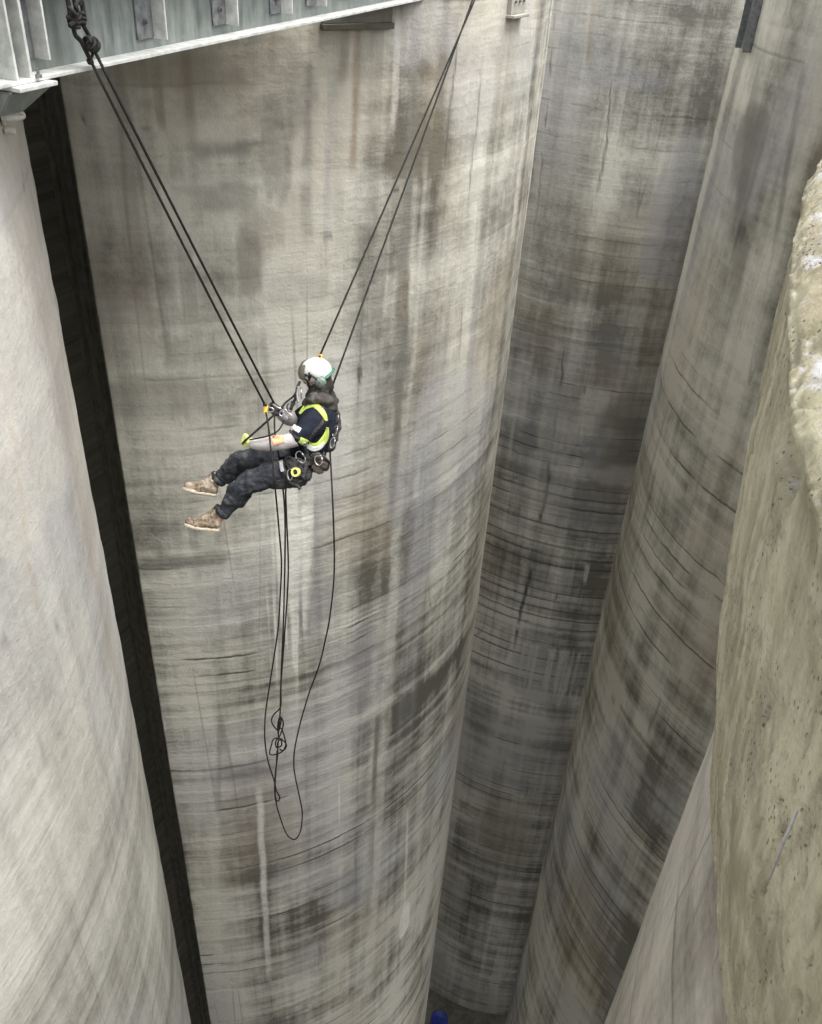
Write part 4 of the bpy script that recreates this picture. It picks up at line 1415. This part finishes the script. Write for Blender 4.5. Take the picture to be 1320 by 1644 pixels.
eq = thing('equipment_pouch', J(468, 745, -0.26), 'black equipment pouch on the near hip between thigh strap and tape roll', 'pouch')
bm = bmesh.new()
loft(bm, [(J(463, 738, -0.22), 0.030), (J(467, 748, -0.23), 0.036), (J(470, 756, -0.21), 0.028)], segs=14)
loft(bm, [(J(480, 741, -0.2), 0.026), (J(482, 752, -0.2), 0.030), (J(484, 761, -0.18), 0.022)], segs=12)
loft(bm, [(J(464, 745, -0.22), 0.02), (J(482, 748, -0.2), 0.02)], segs=10)
eo = obj('bag', bm, M_HARN, eq)
remesh(eo, 0.009, 1); crumple(eo, 0.014, 24.0)
bm = bmesh.new()
tube(bm, catmull([J(462, 733, -0.25), J(472, 736, -0.28), J(484, 737, -0.25)], 5), 0.010, 8, flat=0.5)
obj('flap', bm, M_BLACK, eq)

tp = thing('tape_roll', J(475, 758, -0.28), 'roll of yellow tape clipped to the near hip', 'tape roll')
axT = (CR * 0.9 + CB * 0.35).normalized()
nT = axT.cross(CU).normalized()
bm = bmesh.new()
N_ = 28
rg = []
for i in range(N_):
    a_ = 2 * math.pi * i / N_
    d_ = axT * math.cos(a_) + CU * math.sin(a_)
    rg.append([bm.verts.new(J(475, 758, -0.28) + d_ * r_ + nT * w_) for r_, w_ in ((0.021, -0.012), (0.035, -0.012), (0.035, 0.012), (0.021, 0.012))])
for i in range(N_):
    for k in range(4):
        bm.faces.new((rg[i][k], rg[i][(k + 1) % 4], rg[(i + 1) % N_][(k + 1) % 4], rg[(i + 1) % N_][k]))
obj('tape', bm, M_TAPE, tp, smooth=False)
bm = bmesh.new()
torus(bm, J(475, 758, -0.28), axT, CU, 0.020, 0.020, 0.004)
obj('core', bm, M_BLACK, tp)

bm = bmesh.new()
tube(bm, catmull([J(461, 762, -0.24), J(463, 771, -0.24), J(471, 777, -0.22), J(478, 780, -0.2), J(482, 786, -0.2)], 6), 0.012, 8, flat=0.45)
tube(bm, catmull([J(488, 764, -0.18), J(484, 771, -0.18), J(477, 776, -0.18)], 6), 0.010, 8, flat=0.5)
tube(bm, catmull([J(489, 759, -0.18), J(492, 764, -0.18), J(494, 769, -0.18)], 6), 0.004, 6)
o = obj('strap_tails', bm, M_HARN, harn)

# descender clamped on the left main rope
de = thing('descender', J(427, 656, -0.28), 'gold rope descender where the left rope meets the worker', 'descender')
bm = bmesh.new()
box(bm, J(427, 657, -0.29), CR, CB, (CU + CR * 0.08).normalized(), 0.030, 0.030, 0.074, 0.006)
obj('side_plate', bm, M_GOLD, de)
bm = bmesh.new()
tube(bm, catmull([J(429, 652, -0.26), J(434, 649, -0.24), J(437, 651, -0.22)], 5), 0.007, 8)
tube(bm, [J(424, 650, -0.29), J(428, 650, -0.31)], 0.012, 10)
obj('cam_lever', bm, M_BLACK, de)
bm = bmesh.new()
torus(bm, J(433, 658, -0.26), CR, CU, 0.030, 0.018, 0.005)
obj('link', bm, M_SILV, de)

ds = thing('hand_ascender', J(442, 655, -0.12), 'black and silver rope clamp held at the chest beside the gold descender', 'rope clamp')
bm = bmesh.new()
tube(bm, catmull([J(436, 647, -0.1), J(441, 651, -0.12), J(448, 656, -0.12), J(450, 664, -0.12)], 5), [0.016] * 16, 8, flat=0.7)
tube(bm, catmull([J(434, 658, -0.12), J(440, 664, -0.14), J(447, 664, -0.14)], 5), 0.014, 8)
obj('handle', bm, M_BLACK, ds)
bm = bmesh.new()
tube(bm, catmull([J(438, 649, -0.15), J(445, 654, -0.16), J(451, 656, -0.16)], 5), 0.009, 8)
torus(bm, J(455, 663, -0.14), (CR + CU * 0.2).normalized(), CU, 0.030, 0.024, 0.007)
torus(bm, J(462, 667, -0.13), (CR * 0.8 - CU * 0.4).normalized(), (CU + CR * 0.3).normalized(), 0.034, 0.020, 0.007)
torus(bm, J(465, 654, -0.10), CR, (CU * 0.8 + CB * 0.4).normalized(), 0.020, 0.030, 0.006)
torus(bm, J(470, 648, -0.10), (CR + CB).normalized(), CU, 0.026, 0.020, 0.006)
obj('frame', bm, M_SILV, ds)
bm = bmesh.new()
box(bm, J(459, 671, -0.15), CR, CB, CU, 0.05, 0.03, 0.04, 0.008)
obj('clamp_body', bm, M_BOLT, ds)
bm = bmesh.new()
box(bm, J(456, 655, -0.12), (CR + CU).normalized(), CB, (CU - CR).normalized(), 0.03, 0.03, 0.05, 0.008)
obj('clamp_body', bm, M_BOLT, ds)

ly = thing('lanyard', J(466, 640, -0.1), 'short dark and grey lanyard from chest to helmet side of the worker', 'lanyard')
bm = bmesh.new()
tube(bm, catmull([J(480, 618, -0.16), J(473, 634, -0.15), J(459, 646, -0.14), J(452, 655, -0.14)], 6), 0.0085, 8)
tube(bm, catmull([J(482, 612, -0.16), J(478, 622, -0.17), J(474, 640, -0.16), J(466, 658, -0.15)], 6), 0.013, 8, flat=0.6)
obj('dark_strand', bm, M_HARN, ly)
bm = bmesh.new()
tube(bm, catmull([J(479, 620, -0.20), J(477, 634, -0.2), J(479, 646, -0.2)], 6), 0.010, 8, flat=0.6)
tube(bm, [J(483, 622, -0.2), J(484, 640, -0.2)], 0.006, 6)
obj('grey_strand', bm, M_SILV, ly)

# ------------------------------------------------------------------ ropes
t = NT('black_rope')
n_ = t.noise(t.objco(), 160.0, 3, 0.6)
t.col(t.mix(t.mr(n_, 0.4, 0.65), (0.006, 0.006, 0.006), (0.03, 0.028, 0.025)))
t.rough(0.85)
t.bsdf.inputs['Specular IOR Level'].default_value = 0.25
M_ROPE = t.mat
def rope(label, pts, r, n=1, name='rope', group=None):
    bm = bmesh.new()
    tube(bm, catmull(pts, n) if n > 1 else pts, r, 8)
    return tag(obj(name, bm, M_ROPE), label, 'rope', group)
def FP(px, py, off=0.03):
    return at_plane(px, py, WEBC + bn * (HALF + off), bn)
def sag(a_, b_, s_, n=14):
    return [a_ + (b_ - a_) * (i / n) - Z_ * (s_ * 4 * (i / n) * (1 - i / n)) for i in range(n + 1)]
A1, A2 = FP(145, 96), FP(152, 82)
D1, D2 = J(425.5, 650, -0.28), J(441, 649, -0.12)
G4 = 'ropes from beam and rim to the worker'
rope('lower of the two taut black ropes from the steel beam to the worker', sag(A1, D1, 0.012), 0.0085, group=G4)
rope('upper of the two taut black ropes from the steel beam to the worker', sag(A2, D2, 0.012), 0.0085, group=G4)
uA, vA, pA, mA = S_MAIN.hit(779, -62)
uA2, vA2, pA2, _ = S_MAIN.hit(771, -62)
nA = S_MAIN.normal(uA)
E1, E2 = J(511, 577, 0.06), J(533, 622, 0.03)
rope('taut black rope from upper right ending above the white helmet', sag(pA + nA * 0.07, E1, 0.01), 0.0085, group=G4)
rope('taut black rope from upper right passing behind the helmet to the harness back', sag(pA2 + nA * 0.07, E2, 0.01), 0.0085, group=G4)
an = thing('wall_anchor', pA, 'steel anchor plate with two eyes near the top of the middle silo', 'anchor')
bm = bmesh.new()
box(bm, (pA + pA2) / 2 + nA * 0.006, Z_.cross(nA), nA, Z_, 0.22, 0.02, 0.16, 0.004)
obj('plate', bm, M_STEEL_L, an, smooth=False)
for q in (pA, pA2):
    bm = bmesh.new()
    torus(bm, q + nA * 0.045, nA, Z_, 0.034, 0.034, 0.009)
    obj('eye', bm, M_STEEL_L, an)
gc = thing('rope_connector', E1, 'small gold connector on the rope just above the white helmet', 'connector')
bm = bmesh.new()
torus(bm, E1 - CU * 0.005, (CR + CB * 0.3).normalized(), (CU * 0.9 + CR * 0.35).normalized(), 0.022, 0.045, 0.0075)
obj('ring', bm, M_GOLD, gc)
bm = bmesh.new()
ball(bm, E1 + CR * 0.018 - CU * 0.010, 0.020, 0.014, 0.016, CR, CB, CU, 10, 8)
obj('cam', bm, simple_mat('brown_cam', (0.12, 0.08, 0.04), (0.2, 0.13, 0.07), 30), gc)

# slings and knots that tie the ropes to the beam
M_SLING = M_ROPE
kn = thing('anchor_sling', FP(120, 20), 'black rope sling and bulky knots hanging over the steel beam at top left', 'sling')
bm = bmesh.new()
topc = [(-HALF - 0.03, zb - 0.02), (-HALF - 0.03, zt + 0.05), (0.0, zt + 0.07)]
for px, dpx in ((104, 0.0), (115, 0.02), (126, -0.01)):
    p0 = FP(px + 10, 34, 0.035)
    p1 = FP(px + 3, -6, 0.03)
    tt = (p1 - Vector((WEBC.x, WEBC.y, 0))).dot(bd)
    loop = [p0, p1, bpt(tt - 0.05, HALF + 0.03, zt + 0.01), bpt(tt - 0.07, HALF - 0.02, zt + 0.045), bpt(tt - 0.09, -HALF, zt + 0.04), bpt(tt - 0.09, -HALF - 0.03, zt - 0.08), bpt(tt - 0.08, -HALF - 0.02, zb - 0.02)]
    tube(bm, catmull(loop, 6), 0.0125, 8)
obj('loops', bm, M_SLING, kn)
def knot(bm, pa, pb_k, R_, turns, r, n=60):
    d = (pb_k - pa)
    a_, b_ = frame_from(d)
    tube(bm, [pa + d * (i / n) + a_ * (R_ * math.cos(2 * math.pi * turns * i / n)) + b_ * (R_ * math.sin(2 * math.pi * turns * i / n)) for i in range(n + 1)], r, 8)
bm = bmesh.new()
knot(bm, FP(116, 22, 0.05), FP(121, 42, 0.05), 0.024, 3.2, 0.0105)
knot(bm, FP(128, 20, 0.05), FP(129, 38, 0.05), 0.020, 2.6, 0.0105)
tube(bm, catmull([FP(112, 42, 0.06), FP(118, 36, 0.07), FP(127, 28, 0.07), FP(134, 22, 0.05)], 6), 0.011, 8)
tube(bm, catmull([FP(110, 12, 0.06), FP(117, 18, 0.08), FP(122, 28, 0.08), FP(118, 38, 0.07), FP(111, 40, 0.06)], 6), 0.011, 8)
tube(bm, catmull([FP(128, 8, 0.05), FP(127, 0, 0.05), FP(122, 10, 0.07), FP(130, 30, 0.06)], 6), 0.010, 8)
obj('upper_knot', bm, M_SLING, kn)
bm = bmesh.new()
tube(bm, catmull([FP(117, 40), FP(121, 56), FP(130, 66), FP(137, 80), A1], 6), 0.0115, 8)
tube(bm, catmull([FP(131, 36), FP(139, 50), FP(146, 64), FP(150, 74), A2], 6), 0.0105, 8)
obj('legs', bm, M_SLING, kn)
bm = bmesh.new()
knot(bm, FP(138, 68, 0.05), FP(156, 76, 0.05), 0.026, 2.6, 0.0105)
tube(bm, catmull([FP(147, 80), FP(149, 86), FP(146, 94), FP(144, 99)], 6), 0.007, 8)
torus(bm, FP(149, 71, 0.06), bd, Z_, 0.036, 0.028, 0.010)
obj('lower_knot', bm, M_SLING, kn)
bm = bmesh.new()
knot(bm, FP(143, 95, 0.03), FP(146, 101, 0.03), 0.011, 2.2, 0.006)
obj('stopper_knot', bm, M_SLING, kn)

# slack rope tails below the worker
def AR(px, py, r_):
    q = ray(px, py)
    return q * (r_ / math.hypot(q.x, q.y))
pref = J(445, 790, -0.15)
RH = math.hypot(pref.x, pref.y)
def tail(px_pts, dr=0.0):
    return [AR(x_, y_, RH + dr) for x_, y_ in px_pts]
RT = 0.0068
G5 = 'slack rope tails below the worker'
rope('slack black rope running down from the gold descender past the forearm into the left loop',
     [J(427, 662, -0.30), J(431, 685, -0.34), J(434, 712, -0.34), J(438, 745, -0.33), J(441, 775, -0.31)]
     + tail([(444, 805), (448, 850), (452, 903), (450, 954), (447, 1005), (440, 1055), (433, 1100), (427, 1140), (425, 1170), (426, 1195), (430, 1220), (437, 1243), (441, 1256), (444, 1270), (449, 1279), (448, 1285), (445, 1286), (442, 1277), (442, 1255), (444, 1225), (445, 1205)]),
     RT, 5, group=G5)
rope('slack black rope hanging from the hip straight to the tangle, left strand',
     [J(441, 668, -0.15), J(441, 690, -0.20), J(444, 712, -0.12), J(449, 740, 0.0), J(452, 768, -0.02)]
     + tail([(456, 800), (458, 850), (457, 928), (455, 1005), (452, 1072), (451, 1110), (451, 1132), (447, 1140), (440, 1147), (436, 1156), (439, 1165), (447, 1173), (450, 1165), (452, 1153), (449, 1152), (446, 1165), (447, 1185), (446, 1205)], 0.02), RT, 5, group=G5)
rope('slack black rope hanging from the hip straight to the tangle, right strand',
     [J(460, 768, -0.22), J(459, 785, -0.2)]
     + tail([(459, 800), (461, 850), (463, 903), (462, 945), (458, 1005), (454, 1060), (451, 1100), (450, 1140), (449, 1165), (453, 1172), (457, 1184), (459, 1195), (455, 1205), (447, 1210), (437, 1212), (433, 1209), (436, 1196), (439, 1187), (448, 1185), (457, 1191), (460, 1198), (455, 1205), (449, 1203)], -0.02), RT, 5, group=G5)
rope('long slack black rope loop dipping lowest and rising to the harness back',
     tail([(447, 1180), (448, 1160), (452, 1153), (455, 1163), (450, 1180), (443, 1190), (444, 1200), (452, 1197), (451, 1188), (446, 1192), (446, 1210), (443, 1235), (441, 1262), (442, 1280), (445, 1296), (451, 1316), (459, 1337), (467, 1346), (475, 1347), (482, 1336), (485, 1318), (485, 1300), (480, 1275), (475, 1252), (472, 1230), (473, 1205), (480, 1170), (489, 1137), (498, 1108), (513, 1067), (523, 1025), (529, 995), (535, 945), (537, 903), (536, 850), (534, 800)], 0.01)
     + [J(532, 760, 0.0), J(530, 722, 0.0), J(531, 705, 0.02)], RT, 5, group=G5)
rope('short black rope from the yellow glove up to the chest clamp',
     [J(389, 713, -0.235), J(394, 707, -0.235), J(400, 702, -0.24), J(437, 669, -0.16), J(446, 660, -0.14)], 0.009, 3, group=None)
rope('thin black rope lying along the grey sleeve towards the chest',
     [J(401, 706, -0.28), J(430, 700, -0.32), J(447, 691, -0.28), J(456, 676, -0.16)], 0.0065, 4, group=None)
